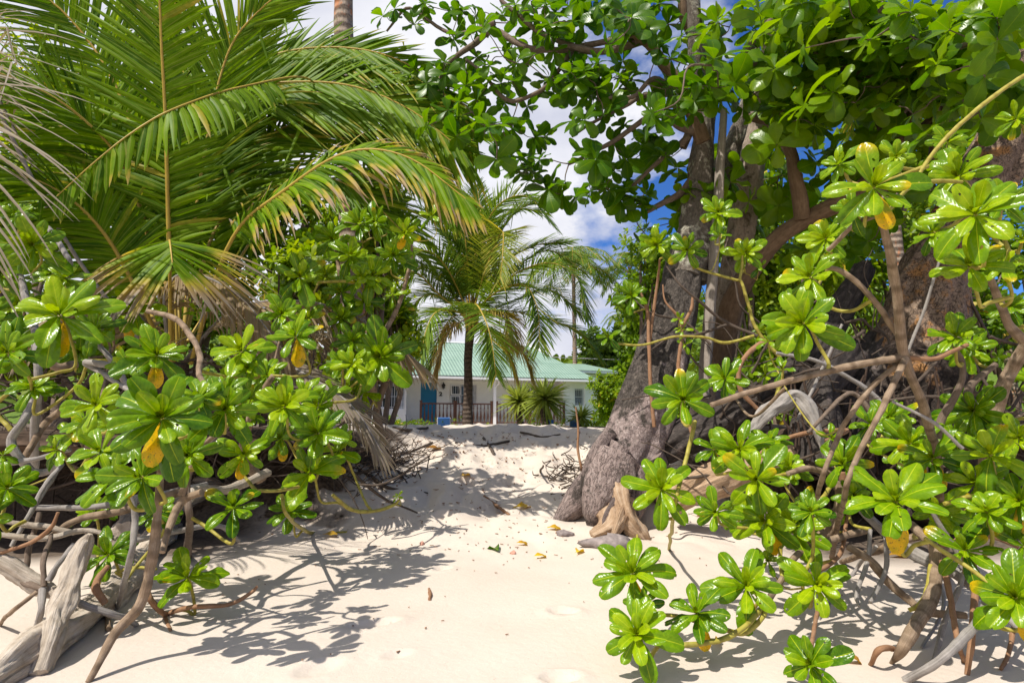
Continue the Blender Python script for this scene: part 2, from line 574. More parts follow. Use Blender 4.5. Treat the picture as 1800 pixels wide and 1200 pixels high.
M = {}
M['shrub_leaf'] = leafmat('glossy_shrub_leaf', (0.038, 0.110, 0.002), (0.14, 0.255, 0.002), (0.31, 0.41, 0.003), (0.42, 0.48, 0.02), (0.70, 0.40, 0.006), rough=0.25, trans=0.25, spec=0.26, hole=0.735, ribw=0.055, tcol=(1.7, 1.7, 0.4))
M['tree_leaf'] = leafmat('broad_tree_leaf', (0.028, 0.095, 0.002), (0.078, 0.17, 0.002), (0.17, 0.27, 0.003), (0.17, 0.25, 0.01), (0.42, 0.30, 0.01), rough=0.30, trans=0.45, spec=0.26, ribw=0.04, tcol=(2.0, 1.9, 0.4))
M['bush_leaf'] = leafmat('bush_leaf', (0.045, 0.115, 0.002), (0.14, 0.235, 0.003), (0.30, 0.37, 0.004), (0.2, 0.3, 0.05), (0.5, 0.36, 0.02), rough=0.36, trans=0.42, spec=0.2, vein=0)
M['far_leaf'] = leafmat('far_leaf', (0.028, 0.07, 0.006), (0.08, 0.14, 0.008), (0.17, 0.22, 0.010), (0.1, 0.16, 0.03), (0.3, 0.24, 0.03), rough=0.5, trans=0.3, spec=0.15, vein=0)
M['litter_leaf'] = leafmat('fallen_leaf', (0.30, 0.14, 0.02), (0.42, 0.22, 0.02), (0.55, 0.36, 0.03), (0.4, 0.3, 0.1), (0.70, 0.50, 0.02), rough=0.45, trans=0.25)
M['frond'] = frondmat('palm_leaflet', (0.022, 0.085, 0.001), (0.21, 0.35, 0.002), rough=.48)
M['frond_far'] = frondmat('pale_palm_leaflet', (0.045, 0.105, 0.010), (0.165, 0.26, 0.018), trans=0.36, rough=0.36)
M['fan_leaf'] = frondmat('fan_blade', (0.14, 0.21, 0.03), (0.34, 0.38, 0.08), trans=0.4, rough=0.4)
M['rachis'] = barkmat('frond_rib', (0.30, 0.17, 0.03), (0.42, 0.29, 0.05), (0.48, 0.38, 0.08), scale=8, rough=0.45, bmp=0.15)
M['palm_bark'] = barkmat('palm_bark', (0.10, 0.07, 0.05), (0.26, 0.20, 0.15), (0.42, 0.35, 0.28), scale=20, rings=45, pcol=(0.40, 0.17, 0.08), patch=0.55)
M['palm_dark'] = barkmat('dark_palm_bark', (0.03, 0.022, 0.018), (0.09, 0.065, 0.05), (0.2, 0.15, 0.11), scale=12, rings=40)
M['trunk_dark'] = barkmat('scorched_bark', (0.018, 0.015, 0.013), (0.055, 0.045, 0.040), (0.13, 0.105, 0.09), scale=17, pcol=(0.17, 0.13, 0.115), patch=0.60, bmp=0.9)
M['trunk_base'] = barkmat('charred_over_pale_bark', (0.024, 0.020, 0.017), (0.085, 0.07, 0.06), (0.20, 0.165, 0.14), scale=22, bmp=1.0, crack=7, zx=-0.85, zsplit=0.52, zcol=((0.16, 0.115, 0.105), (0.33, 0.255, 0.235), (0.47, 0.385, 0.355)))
M['trunk_lichen'] = barkmat('lichen_bark', (0.045, 0.037, 0.03), (0.14, 0.115, 0.092), (0.28, 0.24, 0.20), scale=26, pcol=(0.36, 0.34, 0.27), patch=0.56, bmp=0.9)
M['trunk_pale'] = barkmat('pale_mottled_bark', (0.13, 0.095, 0.07), (0.32, 0.25, 0.20), (0.48, 0.40, 0.34), scale=20, pcol=(0.10, 0.075, 0.05), patch=0.56, bmp=0.5)
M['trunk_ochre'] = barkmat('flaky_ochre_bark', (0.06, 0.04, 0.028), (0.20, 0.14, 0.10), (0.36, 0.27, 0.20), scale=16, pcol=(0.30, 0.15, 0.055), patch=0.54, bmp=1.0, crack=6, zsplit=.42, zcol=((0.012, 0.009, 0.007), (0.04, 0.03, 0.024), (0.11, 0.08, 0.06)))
M['trunk_brown'] = barkmat('smooth_brown_bark', (0.075, 0.045, 0.025), (0.15, 0.095, 0.055), (0.24, 0.16, 0.10), scale=16, bmp=0.35)
M['twig'] = barkmat('twig_bark', (0.07, 0.05, 0.035), (0.16, 0.115, 0.085), (0.27, 0.21, 0.165), scale=24, bmp=0.35)
M['dark_twig'] = barkmat('dark_twig_bark', (0.03, 0.022, 0.016), (0.085, 0.062, 0.046), (0.17, 0.13, 0.105), scale=24, bmp=0.35)
M['stem'] = barkmat('young_stem', (0.22, 0.17, 0.03), (0.34, 0.29, 0.05), (0.42, 0.40, 0.09), scale=12, rings=90, rough=0.5, bmp=0.2)
M['wood_stem'] = barkmat('woody_stem', (0.11, 0.072, 0.042), (0.27, 0.19, 0.125), (0.43, 0.33, 0.245), scale=22, rings=60, bmp=0.4)
M['rust_stem'] = barkmat('rusty_stem', (0.15, 0.07, 0.035), (0.28, 0.15, 0.08), (0.38, 0.24, 0.15), scale=22, bmp=0.3)
M['grey_wood'] = barkmat('weathered_grey_wood', (0.12, 0.105, 0.095), (0.30, 0.27, 0.245), (0.46, 0.42, 0.385), scale=18, stretch=0.05, bmp=0.5)
M['drift'] = barkmat('bleached_driftwood', (0.20, 0.14, 0.09), (0.50, 0.42, 0.335), (0.66, 0.585, 0.50), scale=15, stretch=0.07, pcol=(0.19, 0.11, 0.055), patch=0.62, bmp=0.8)
M['split_wood'] = barkmat('split_orange_wood', (0.16, 0.09, 0.05), (0.40, 0.27, 0.17), (0.58, 0.46, 0.34), scale=15, stretch=0.05, bmp=0.8)
M['root'] = barkmat('sandy_root', (0.10, 0.072, 0.065), (0.27, 0.205, 0.185), (0.43, 0.35, 0.32), scale=18, bmp=0.9, pcol=(0.07, 0.055, 0.048), patch=0.54, crack=5)
M['post_wood'] = barkmat('weathered_post', (0.15, 0.12, 0.10), (0.30, 0.255, 0.215), (0.40, 0.35, 0.30), scale=16, stretch=0.05, bmp=0.5)
M['black_twig'] = barkmat('dark_brush', (0.025, 0.015, 0.010), (0.06, 0.037, 0.026), (0.13, 0.085, 0.06), scale=20)
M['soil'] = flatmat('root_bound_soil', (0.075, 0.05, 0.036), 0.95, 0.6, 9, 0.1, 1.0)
M['stone'] = flatmat('grey_stone', (0.24, 0.20, 0.19), 0.9, 0.4, 22, 0.2, 0.5)
M['white_wall'] = flatmat('white_render', (0.88, 0.87, 0.82), 0.8, 0.05, 2.0)
M['white_paint'] = flatmat('white_paint', (0.80, 0.80, 0.80), 0.5, 0.03, 3)
M['door'] = flatmat('blue_door_paint', (0.012, 0.19, 0.36), 0.4, 0.06, 2)
M['wood_rail'] = flatmat('stained_rail_wood', (0.13, 0.055, 0.032), 0.5, 0.3, 9)
M['black'] = flatmat('black_metal', (0.02, 0.02, 0.022), 0.5, 0.2, 5)
M['curtain'] = flatmat('pale_curtain', (0.45, 0.47, 0.50), 0.9, 0.25, 4)
M['bluecloth'] = flatmat('blue_canvas', (0.085, 0.25, 0.66), 0.7, 0.08, 5)
M['wire'] = flatmat('cable', (0.35, 0.35, 0.35), 0.6)
M['tile'] = flatmat('porch_tile', (0.6, 0.55, 0.48), 0.6, 0.15, 4)


def glassmat():
    m, t, Nn, Lk = newmat('window_glass')
    b = pbsdf(t, (0.035, 0.045, 0.055), 0.06, 0.6)
    out(t, b.outputs[0]); return m


M['glass'] = glassmat()


def roofmat():
    m, t, Nn, Lk = newmat('green_roof_sheet')
    tcn = Nn('ShaderNodeTexCoord')
    sp_ = Nn('ShaderNodeSeparateXYZ'); Lk(tcn.outputs['Object'], sp_.inputs[0])
    n = noise(t, tcn.outputs['Object'], 1.3, 6)
    n2_ = noise(t, tcn.outputs['Object'], 14, 4)
    col = ramp(t, [(0.3, (0.195, 0.30, 0.225)), (0.7, (0.26, 0.37, 0.295))], math_(t, 'MULTIPLY_ADD', n2_, 0.35, math_(t, 'MULTIPLY', n, 0.65)))
    rib = math_(t, 'SINE', math_(t, 'MULTIPLY', sp_.outputs[0], 34.0))
    lap = math_(t, 'GREATER_THAN', math_(t, 'FRACT', math_(t, 'MULTIPLY', sp_.outputs[1], 0.62)), 0.965)
    col = mix(t, math_(t, 'MULTIPLY', lap, 0.6), col, (0.06, 0.16, 0.11))
    out(t, pbsdf(t, col, 0.5, 0.4, bump(t, rib, 0.6, 0.02)).outputs[0])
    return m


M['roof'] = roofmat()


def sandmat():
    m, t, Nn, Lk = newmat('sand')
    tcn = Nn('ShaderNodeTexCoord')
    ge = Nn('ShaderNodeNewGeometry')
    o = tcn.outputs['Object']
    sp_ = Nn('ShaderNodeSeparateXYZ'); Lk(ge.outputs['Normal'], sp_.inputs[0])
    po = Nn('ShaderNodeSeparateXYZ'); Lk(o, po.inputs[0])
    n = noise(t, o, 1.6, 6)
    fine = noise(t, o, 260, 3, 0.7)
    mid = noise(t, o, 30, 5, 0.6)
    col = ramp(t, [(0.3, (0.525, 0.44, 0.365)), (0.7, (0.615, 0.54, 0.465))], math_(t, 'ADD', math_(t, 'MULTIPLY', n, 0.5), math_(t, 'MULTIPLY', fine, 0.5)))
    speck = math_(t, 'GREATER_THAN', noise(t, o, 90, 2, 0.5), 0.745)
    col = mix(t, math_(t, 'MULTIPLY', speck, 0.55), col, (0.25, 0.16, 0.09))
    # leaf mould in the littered belt at the foot of the bank and on the bank top
    far = ramp(t, [(0.0, (0, 0, 0)), (1.0, (1, 1, 1))], math_(t, 'MULTIPLY_ADD', po.outputs[1], 0.28, -1.05))
    lit = ramp(t, [(0.56, (0, 0, 0)), (0.70, (1, 1, 1))], math_(t, 'MULTIPLY_ADD', n, 0.45, math_(t, 'MULTIPLY', mid, 0.55)))
    col = mix(t, math_(t, 'MULTIPLY', math_(t, 'MULTIPLY', far, lit), 0.7), col, (0.22, 0.155, 0.105))
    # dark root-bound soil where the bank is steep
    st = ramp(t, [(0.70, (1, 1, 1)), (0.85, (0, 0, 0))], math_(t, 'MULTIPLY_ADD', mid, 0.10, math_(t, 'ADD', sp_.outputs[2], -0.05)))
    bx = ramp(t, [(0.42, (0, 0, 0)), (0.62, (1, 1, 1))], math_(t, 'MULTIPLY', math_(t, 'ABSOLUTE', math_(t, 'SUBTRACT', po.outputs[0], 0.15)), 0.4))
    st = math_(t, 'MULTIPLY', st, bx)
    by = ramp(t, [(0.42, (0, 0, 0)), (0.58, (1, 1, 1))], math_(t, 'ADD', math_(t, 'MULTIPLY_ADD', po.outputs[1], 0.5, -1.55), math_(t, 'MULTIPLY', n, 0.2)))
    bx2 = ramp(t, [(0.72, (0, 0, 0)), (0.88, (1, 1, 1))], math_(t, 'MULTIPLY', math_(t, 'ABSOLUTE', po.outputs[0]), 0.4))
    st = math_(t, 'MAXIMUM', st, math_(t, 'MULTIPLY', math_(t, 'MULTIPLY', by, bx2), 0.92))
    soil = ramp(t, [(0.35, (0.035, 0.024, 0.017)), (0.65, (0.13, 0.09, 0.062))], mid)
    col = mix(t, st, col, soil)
    h = math_(t, 'ADD', math_(t, 'MULTIPLY', fine, 0.22), math_(t, 'MULTIPLY', mid, 0.7))
    out(t, pbsdf(t, col, 0.95, 0.15, bump(t, h, 0.5, 0.012)).outputs[0])
    return m


M['sand'] = sandmat()


def grassmat():
    m, t, Nn, Lk = newmat('lawn')
    tcn = Nn('ShaderNodeTexCoord')
    n = noise(t, tcn.outputs['Object'], 3, 8, 0.7)
    out(t, pbsdf(t, ramp(t, [(0.3, (0.05, 0.10, 0.015)), (0.7, (0.15, 0.22, 0.03))], n), 0.9, 0.2, bump(t, n, 0.8, 0.05)).outputs[0])
    return m


M['lawn'] = grassmat()

# ------------------------------------------------------------------ ground
def gridaxis(fine0, fine1, step, lo, hi, grow=1.22):
    a = list(np.arange(fine0, fine1 + 1e-6, step))
    s, x = step, a[-1]
    while x < hi:
        s *= grow; x += s; a.append(x)
    s, x = step, a[0]
    pre = []
    while x > lo:
        s *= grow; x -= s; pre.append(x)
    return np.array(pre[::-1] + a)


def heightsheet(xs, ys, fn):
    X, Y = np.meshgrid(xs, ys)
    Z = fn(X, Y)
    nx, ny = len(xs), len(ys)
    i = np.arange(ny - 1)[:, None] * nx
    j = np.arange(nx - 1)[None]
    f = np.stack([i + j, i + j + 1, i + nx + j + 1, i + nx + j], -1).reshape(-1, 4)
    mb = MB()
    mb.add(np.stack([X, Y, Z], -1).reshape(-1, 3), f)
    return mb


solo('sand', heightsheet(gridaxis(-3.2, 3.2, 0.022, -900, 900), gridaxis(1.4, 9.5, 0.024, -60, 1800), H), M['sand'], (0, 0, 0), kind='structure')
solo('lawn', heightsheet(np.linspace(3.6, 60, 60), np.linspace(11.5, 90, 60), lambda x, y: H(x, y) + 0.02), M['lawn'], (0, 0, 0), kind='structure')


def earth_lip(x0, x1, sgn):
    xs = np.linspace(x0, x1, 90)
    prof = np.array([(2.1, .02), (1.2, .0), (.5, .0), (.2, -.01), (.05, -.05), (0, -.08), (.06, -.12), (.2, -.15), (.5, -.16), (1.2, -.18), (2.1, -.2)])
    v = []
    for x in xs:
        yf = (4.05 if sgn < 0 else 4.3) + .35 * float(vnoise(np.array(x * 1.1), np.array(3.0), 11)) + .3 * float(vnoise(np.array(x * 3.1), np.array(3.0), 12))
        e = abs(x - (x1 if sgn < 0 else x0)) / 1.1
        yf += max(0, 1 - e) ** 2 * 1.3
        zt = -max(0, 1 - e * 1.6) * .16
        for j, (dy, dz) in enumerate(prof):
            k = float(vnoise(np.array(x * 5.0), np.array(j * 1.3), 13))
            v.append((x, yf + dy + k * .10, .82 + zt + dz * min(1, .25 + e) + k * .09))
    m = len(prof)
    mb = MB()
    mb.add(v, [(i * m + j, i * m + (j + 1) % m, (i + 1) * m + (j + 1) % m, (i + 1) * m + j) for i in range(89) for j in range(m)])
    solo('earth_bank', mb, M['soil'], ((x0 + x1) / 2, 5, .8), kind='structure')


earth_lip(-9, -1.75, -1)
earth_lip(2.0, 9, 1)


def hillf(x, y):
    a = np.exp(-(((x - 75) / 60) ** 2)) * 40 * sstep(55, 150, y)
    b = np.exp(-(((x + 110) / 70) ** 2)) * 40 * sstep(60, 170, y)
    return -2 + a + b + 2.5 * vnoise(x * 0.06, y * 0.06, 2)


solo('hillside', heightsheet(np.linspace(-260, 260, 60), np.linspace(50, 300, 40), hillf), M['lawn'], (0, 0, 0), kind='structure')

# ------------------------------------------------------------------ leaf clusters used by every crown
def cluster_template(nleaf, Ln, W, nt_, nv, spread, age_p=0.0):
    mb = MB()
    for k in range(nleaf):
        f = (k + 0.5) / nleaf
        a = k * 2.39996 + random.uniform(-.3, .3)
        th = spread[0] + (spread[1] - spread[0]) * f ** 0.7 + random.uniform(-.15, .15)
        d = V((math.sin(th) * math.cos(a), math.sin(th) * math.sin(a), math.cos(th)))
        l = Ln * random.uniform(0.6, 1.1)
        up = V((0, 0, 1)) - d * d.z + d * 0.0 if th > 0.5 else V((-math.cos(a), -math.sin(a), 0.2))
        leaf(mb, d * 0.03 * Ln, d, up, l, l * W * random.uniform(0.85, 1.12), bend=random.uniform(.25, .9), cup=random.uniform(.1, .5),
             roll=random.uniform(.1, .5), nt_=nt_, nv=nv, wave=random.uniform(0, .14), age=1.0 if random.random() < age_p else 0.0)
    return (np.concatenate(mb.v), np.concatenate(mb.f), np.concatenate(mb.uv), np.concatenate(mb.age))


T_CANOPY = [cluster_template(random.choice((6, 7, 8)), 1.0, 0.64, 6, 5, (0.4, 2.1), 0.003) for _ in range(10)]
T_BUSH = [cluster_template(9, 1.0, 0.46, 4, 3, (0.2, 1.8), 0.015) for _ in range(8)]
T_FAR = [cluster_template(8, 1.0, 0.6, 4, 3, (0.2, 2.2)) for _ in range(6)]


def put_cluster(mb, tm, p, axis, size):
    v, f, uv, age = random.choice(tm)
    q = V((0, 0, 1)).rotation_difference(V(axis).normalized()) @ Quaternion((0, 0, 1), random.uniform(0, 6.28))
    m = np.array(q.to_matrix())
    uv2 = uv.copy()
    uv2[:, 2] = (uv[:, 2] * 0.7 + random.random() * 0.5) % 1.0
    mb.add((v * size) @ m.T + np.array(p)[None], f, uv2, age)


def rdir(zb=0.0):
    while True:
        d = V((random.uniform(-1, 1), random.uniform(-1, 1), random.uniform(-1, 1)))
        if 0.05 < d.length < 1:
            d.normalize(); d.z += zb
            return d.normalized()


def bush(name, label, cat, px, py, d, rx, ry, rz, n, size, mat='bush_leaf', tm=None, trunk_r=0.05, group=None, tmat='twig', trunks=3):
    """A leafy plant: several trunks rising from the ground into a crown of many leaf clumps."""
    c = P(px, py, d)
    gz = min(Hf(c.x, c.y), c.z - 0.1) if d < 45 else float(hillf(np.array([c.x]), np.array([c.y]))[0])
    base = V((c.x, c.y, gz))
    t = thing(name, label, cat, base, group)
    cr_ = MB()
    lobes = [(V((random.uniform(-.6, .6) * rx, random.uniform(-.6, .6) * ry, random.uniform(-.6, .6) * rz)), random.uniform(.4, .65)) for _ in range(9)]
    for k in range(n):
        lo, s = random.choice(lobes)
        dd_ = rdir(0.1)
        q = lo + V((dd_.x * rx, dd_.y * ry, dd_.z * rz)) * s * random.uniform(.45, 1.05)
        if c.z + q.z < base.z: q.z = base.z - c.z + random.uniform(0, .3)
        put_cluster(cr_, tm or T_BUSH, c + q, dd_ + V((-.15, -.3, .45)), size * random.uniform(.7, 1.3))
    part('crown', cr_, M[mat], t)
    for k in range(trunks):
        b = base + V((random.uniform(-.25, .25) * rx, random.uniform(-.25, .25) * ry, -0.05))
        e = c + lobes[k][0]
        m1 = b.lerp(e, .4) + V((random.uniform(-.15, .15) * rx, 0, 0))
        mb = MB()
        tube(mb, [b, m1, e], [trunk_r * 1.3, trunk_r, trunk_r * .4], 8, 5, .1)
        for j in range(4):
            s = b.lerp(e, random.uniform(.45, .9)); l = lobes[random.randrange(9)][0]
            tube(mb, [s, s.lerp(c + l, .5) + V((0, 0, .08 * rz)), c + l * 1.15], [trunk_r * .5, trunk_r * .35, trunk_r * .15], 6, 4, .08)
        part('trunk', mb, M[tmat], t)
    return t


# ------------------------------------------------------------------ palm fronds
def frond_mesh(pts, up=(0, 0, 1), n=60, Ln=0.7, wid=0.03, a0=75, a1=25, vee=10, grav=0.5, age=0.0, tip=0.1, sides=(1, 1), t0=0.12, nseg=6, rr=0.012, jit=1.0, brk=0.0, ts0=.55):
    c = catmull([tuple(p) for p in pts], 10)
    ln = np.concatenate([[0], np.cumsum(np.linalg.norm(np.diff(c, axis=0), axis=1))])
    tot = ln[-1]
    lm, rm = MB(), MB()
    tube(rm, [c[i] for i in range(0, len(c), 3)] + [c[-1]], np.linspace(rr, rr * .22, len(range(0, len(c), 3)) + 1), 6, 2, .02, age=age)
    upv = np.array(up, float); upv /= np.linalg.norm(upv)
    g = np.array([0, 0, -1.0])
    ts = np.linspace(0, 1, nseg + 1)
    for sgn, slen in ((-1, sides[0]), (1, sides[1])):
        if slen <= 0: continue
        for k in range(n):
            f = t0 + (1 - t0) * (k + random.uniform(.05, .95)) / n
            if random.random() < .035: continue
            i = min(np.searchsorted(ln, f * tot), len(c) - 1)
            i0 = max(i - 1, 0)
            seg = max(ln[i] - ln[i0], 1e-6)
            w_ = (f * tot - ln[i0]) / seg
            p = c[i0] * (1 - w_) + c[i] * w_
            T = c[min(i + 1, len(c) - 1)] - c[max(i - 2, 0)]
            T = T / (np.linalg.norm(T) + 1e-9)
            S = np.cross(T, upv); S /= np.linalg.norm(S) + 1e-9
            Nn = np.cross(S, T)
            s = (f - t0) / (1 - t0)
            a = R(a0 + (a1 - a0) * s + random.gauss(0, 4) * jit)
            ve = R(vee + random.gauss(0, 6) * jit)
            d = math.cos(a) * T + math.sin(a) * (sgn * S * math.cos(ve) + Nn * math.sin(ve))
            l = Ln * slen * (0.30 + 0.70 * math.sin(math.pi * min(1, 0.16 + 0.78 * s)) ** 0.8) * random.uniform(.85, 1.08)
            if random.random() < brk: l *= random.uniform(.3, .7)
            gg = grav * random.uniform(.7, 1.3)
            dirs = d[None] + gg * (ts[:, None] ** 1.2) * g[None] * 1.3
            dirs /= np.linalg.norm(dirs, axis=1)[:, None]
            if random.random() < .07:                   # a kinked, hanging leaflet
                kk = random.randint(2, nseg - 1)
                dirs[kk:] = dirs[kk:] * .25 + np.array([random.gauss(0, .25), random.gauss(0, .25), -1.0])
                dirs /= np.linalg.norm(dirs, axis=1)[:, None]
            pos = p[None] + np.concatenate([[np.zeros(3)], np.cumsum(dirs[:-1] * (l / nseg), axis=0)])
            side = np.cross(dirs, Nn[None] * 0.9 + 0.25 * S[None] * sgn)
            side /= np.linalg.norm(side, axis=1)[:, None] + 1e-9
            nrm = np.cross(side, dirs)
            wv = wid * np.minimum(1, 0.45 + ts * 4) * (1 - ts ** 2.2) ** 0.8 + 0.0008
            ro = random.uniform(-.5, .5)
            e1 = side * math.cos(ro) + nrm * math.sin(ro)
            up_ = nrm * math.cos(ro) - side * math.sin(ro)
            v = np.stack([pos - e1 * wv[:, None] * .5 - up_ * wv[:, None] * .22, pos, pos + e1 * wv[:, None] * .5 - up_ * wv[:, None] * .22], 1)
            ii = np.arange(nseg)[:, None] * 3
            jj = np.arange(2)[None]
            ff = np.stack([ii + jj, ii + jj + 1, ii + 3 + jj + 1, ii + 3 + jj], -1).reshape(-1, 4)
            ag = age + tip * sstep(ts0, 1.0, ts) * random.uniform(.4, 1.5) + (random.uniform(.1, .35) if random.random() < .06 else 0)
            luv = np.stack([np.repeat(ts[:, None], 3, 1), np.tile([[-1, 0, 1]], (nseg + 1, 1)), np.full((nseg + 1, 3), random.random())], -1)
            lm.add(v.reshape(-1, 3), ff, luv.reshape(-1, 3), np.clip(np.repeat(ag, 3), 0, 1))
    return lm, rm


def frond(parent, pts, mat='frond', name='frond', label=None, **k):
    if parent.name.startswith('coconut_palm') and mat == 'frond' and k.get('n', 0) >= 40:
        k['n'] = int(k['n'] * 1.35); k['wid'] = k['wid'] * 1.3
    lm, rm = frond_mesh(pts, **k)
    o = part(name, lm, M[mat], parent, label)
    part('rib', rm, M['rachis'] if k.get('age', 0) < .5 else M['grey_wood'], o)
    return o


# ================================================================== HOUSE
A = P(735, 742, 31.0); B_ = P(1043, 742, 34.3)
HDX, HDY = B_.x - A.x, B_.y - A.y
TH = math.atan2(HDY, HDX)
ZF = 0.80                                         # floor level
house = thing('beach_house', 'low white bungalow with green roof, blue door and wooden porch rail behind the sand crest', 'house', (A.x, A.y, ZF), rz=TH)
ex, ey = V((math.cos(TH), math.sin(TH), 0)), V((-math.sin(TH), math.cos(TH), 0))
OR = V((A.x, A.y, 0))


def HL(px, py, off):
    """pixel -> (along, height above floor) on the wall plane that lies off metres behind the front."""
    p1 = P(px, py, 1.0) - V((0, 0, EYE))
    n = ey
    o0 = OR + ey * off
    k = (o0 - V((0, 0, 0))).dot(n) / V((p1.x, p1.y, 0)).dot(n)
    q = p1 * k
    return (V((q.x, q.y, 0)) - OR).dot(ex), q.z + EYE - ZF


SR = HL(1043, 742, 0)[0]
S0 = HL(991, 742, 0)[0]
SL = HL(713, 742, 0)[0]
SLL = SL - 2.3
EAVE = HL(735, 660, -0.75)[1]
DB = 1.35                                          # depth of the porch
WT = EAVE - 0.02


def wallseg(mb, x0, x1, y, th, z0, z1, holes):
    """straight wall from x0 to x1 with rectangular openings (x0,x1,z0,z1)"""
    xs = sorted({x0, x1, *[h[0] for h in holes], *[h[1] for h in holes]})
    for a, b in zip(xs, xs[1:]):
        cuts = sorted([(h[2], h[3]) for h in holes if h[0] <= a + 1e-6 and h[1] >= b - 1e-6])
        z = z0
        for (c0, c1) in cuts:
            if c0 > z: box(mb, a, y, z, b, y + th, c0)
            z = c1
        if z < z1: box(mb, a, y, z, b, y + th, z1)


def rect(x0, y0, x1, y1, off):
    a, zt = HL(x0, y0, off); b, zb = HL(x1, y1, off)
    return (a, b, zb, zt)


w_left = rect(662, 674, 712, 719.5, 0)
w_right = rect(1009.5, 682, 1028, 713, 0)
w_mid = rect(791, 674.5, 838, 715, DB)
w_mid2 = rect(905, 676, 985, 716, DB)
door_r = rect(740, 672, 767, 743, DB)
door_r = (door_r[0], door_r[1], 0.0, door_r[3])
mb = MB()
wallseg(mb, SLL, SL, 0, .2, -0.3, WT, [w_left])
wallseg(mb, S0, SR, 0, .2, -0.3, WT, [w_right])
wallseg(mb, SL, S0, DB, .2, -0.3, WT, [door_r, w_mid, w_mid2])
box(mb, SL - .2, .2, -.3, SL - .002, DB + .2, WT)
box(mb, S0 + .002, .2, -.3, S0 + .2, DB + .2, WT)
box(mb, SR - .2, .2, -.3, SR - .003, 9, WT)
box(mb, SLL, .2, -.3, SLL + .2, 9, WT)
box(mb, SLL + .2, 8.8, -.3, SR - .2, 9, WT)
lpart('wall', mb, M['white_wall'], house)
mb = MB()
box(mb, SL + .003, -.25, -0.28, S0 - .003, DB - .003, 0.0)
lpart('porch_floor', mb, M['tile'], house)
# roof: hipped on the right, with a white fascia under the eave
OV = 0.75
RY = 4.7
pitch = math.tan(R(25))
RZ = EAVE + .06 + (RY + OV) * pitch
mb = MB()
x0, x1 = SLL - .5, SR - .08
zr = EAVE + .06
xr = x1 - 2.3
v = [(x0, -OV, zr), (x1, -OV, zr), (xr, RY, RZ), (x0, RY, RZ), (x1, 2 * RY + OV, zr), (x0, 2 * RY + OV, zr)]
v += [(a, b, c - .05) for a, b, c in v]
mb.add(v, [(0, 1, 2, 3), (3, 2, 4, 5), (6, 9, 8, 7), (9, 11, 10, 8)])
mb.add(v, [(1, 4, 2), (7, 8, 10)])
roof = lpart('roof', mb, M['roof'], house)
mb = MB()
tube(mb, [(xr, RY, RZ + .03), (xr + .7, RY - 1.1, RZ - .5)], [.07, .07], 6, 2, 0)
tube(mb, [(x0, RY, RZ + .03), (xr, RY, RZ + .03)], [.06, .06], 6, 2, 0)
lpart('ridge_cap', mb, M['white_paint'], roof)
mb = MB()
box(mb, x0, -OV + .002, zr - .17, x1, -OV + .05, zr - .052)
box(mb, x1 - .05, -OV + .05, zr - .17, x1, 2 * RY + OV, zr - .052)
box(mb, x0, -OV + .05, zr - .13, x1 - .05, -.003, zr - .09)
lpart('fascia', mb, M['white_paint'], house)
mb = MB()
box(mb, SL, -.003, zr - .13, S0, DB, zr - .09)
lpart('porch_ceiling', mb, M['white_wall'], house)
# rear wing, taller, seen past the right end
wl, wz = HL(1000, 650, 4.2)
wr, _ = HL(1086, 650, 4.2)
mb = MB()
box(mb, wl + .4, 5.2, -.3, HL(1050, 650, 5.2)[0], 8.6, wz - .15)
lpart('wall', mb, M['white_wall'], house)
mb = MB()
box(mb, wl, 4.2, wz - .16, wr, 4.26, wz)
box(mb, wr - .06, 4.26, wz - .16, wr, 9.2, wz)
box(mb, wl, 4.26, wz - .12, wr - .06, 9.2, wz - .08)
lpart('fascia', mb, M['white_paint'], house)
mb = MB()
mb.add([(wl, 4.15, wz + .01), (wr + .05, 4.15, wz + .01), (wr - 1.2, 7, wz + .75), (wl, 7, wz + .75), (wr + .05, 9.4, wz + .01)], [(0, 1, 2, 3)])
mb.add([(wr + .05, 4.15, wz + .01), (wr + .05, 9.4, wz + .01), (wr - 1.2, 7, wz + .75)], [(0, 1, 2)])
lpart('roof', mb, M['roof'], house)
# door
mb = MB(); box(mb, door_r[0] + .05, DB + .06, .01, door_r[1] - .05, DB + .11, door_r[3] - .05)
dr = lpart('door', mb, M['door'], house)
mb = MB()
box(mb, door_r[0], DB + .04, 0.0, door_r[0] + .05, DB + .15, door_r[3]); box(mb, door_r[1] - .05, DB + .04, 0.0, door_r[1], DB + .15, door_r[3])
box(mb, door_r[0] + .05, DB + .04, door_r[3] - .05, door_r[1] - .05, DB + .15, door_r[3])
lpart('frame', mb, M['door'], dr)
mb = MB(); box(mb, door_r[0] + .12, DB + .02, 1.0, door_r[0] + .16, DB + .06, 1.12); lpart('handle', mb, M['black'], dr)


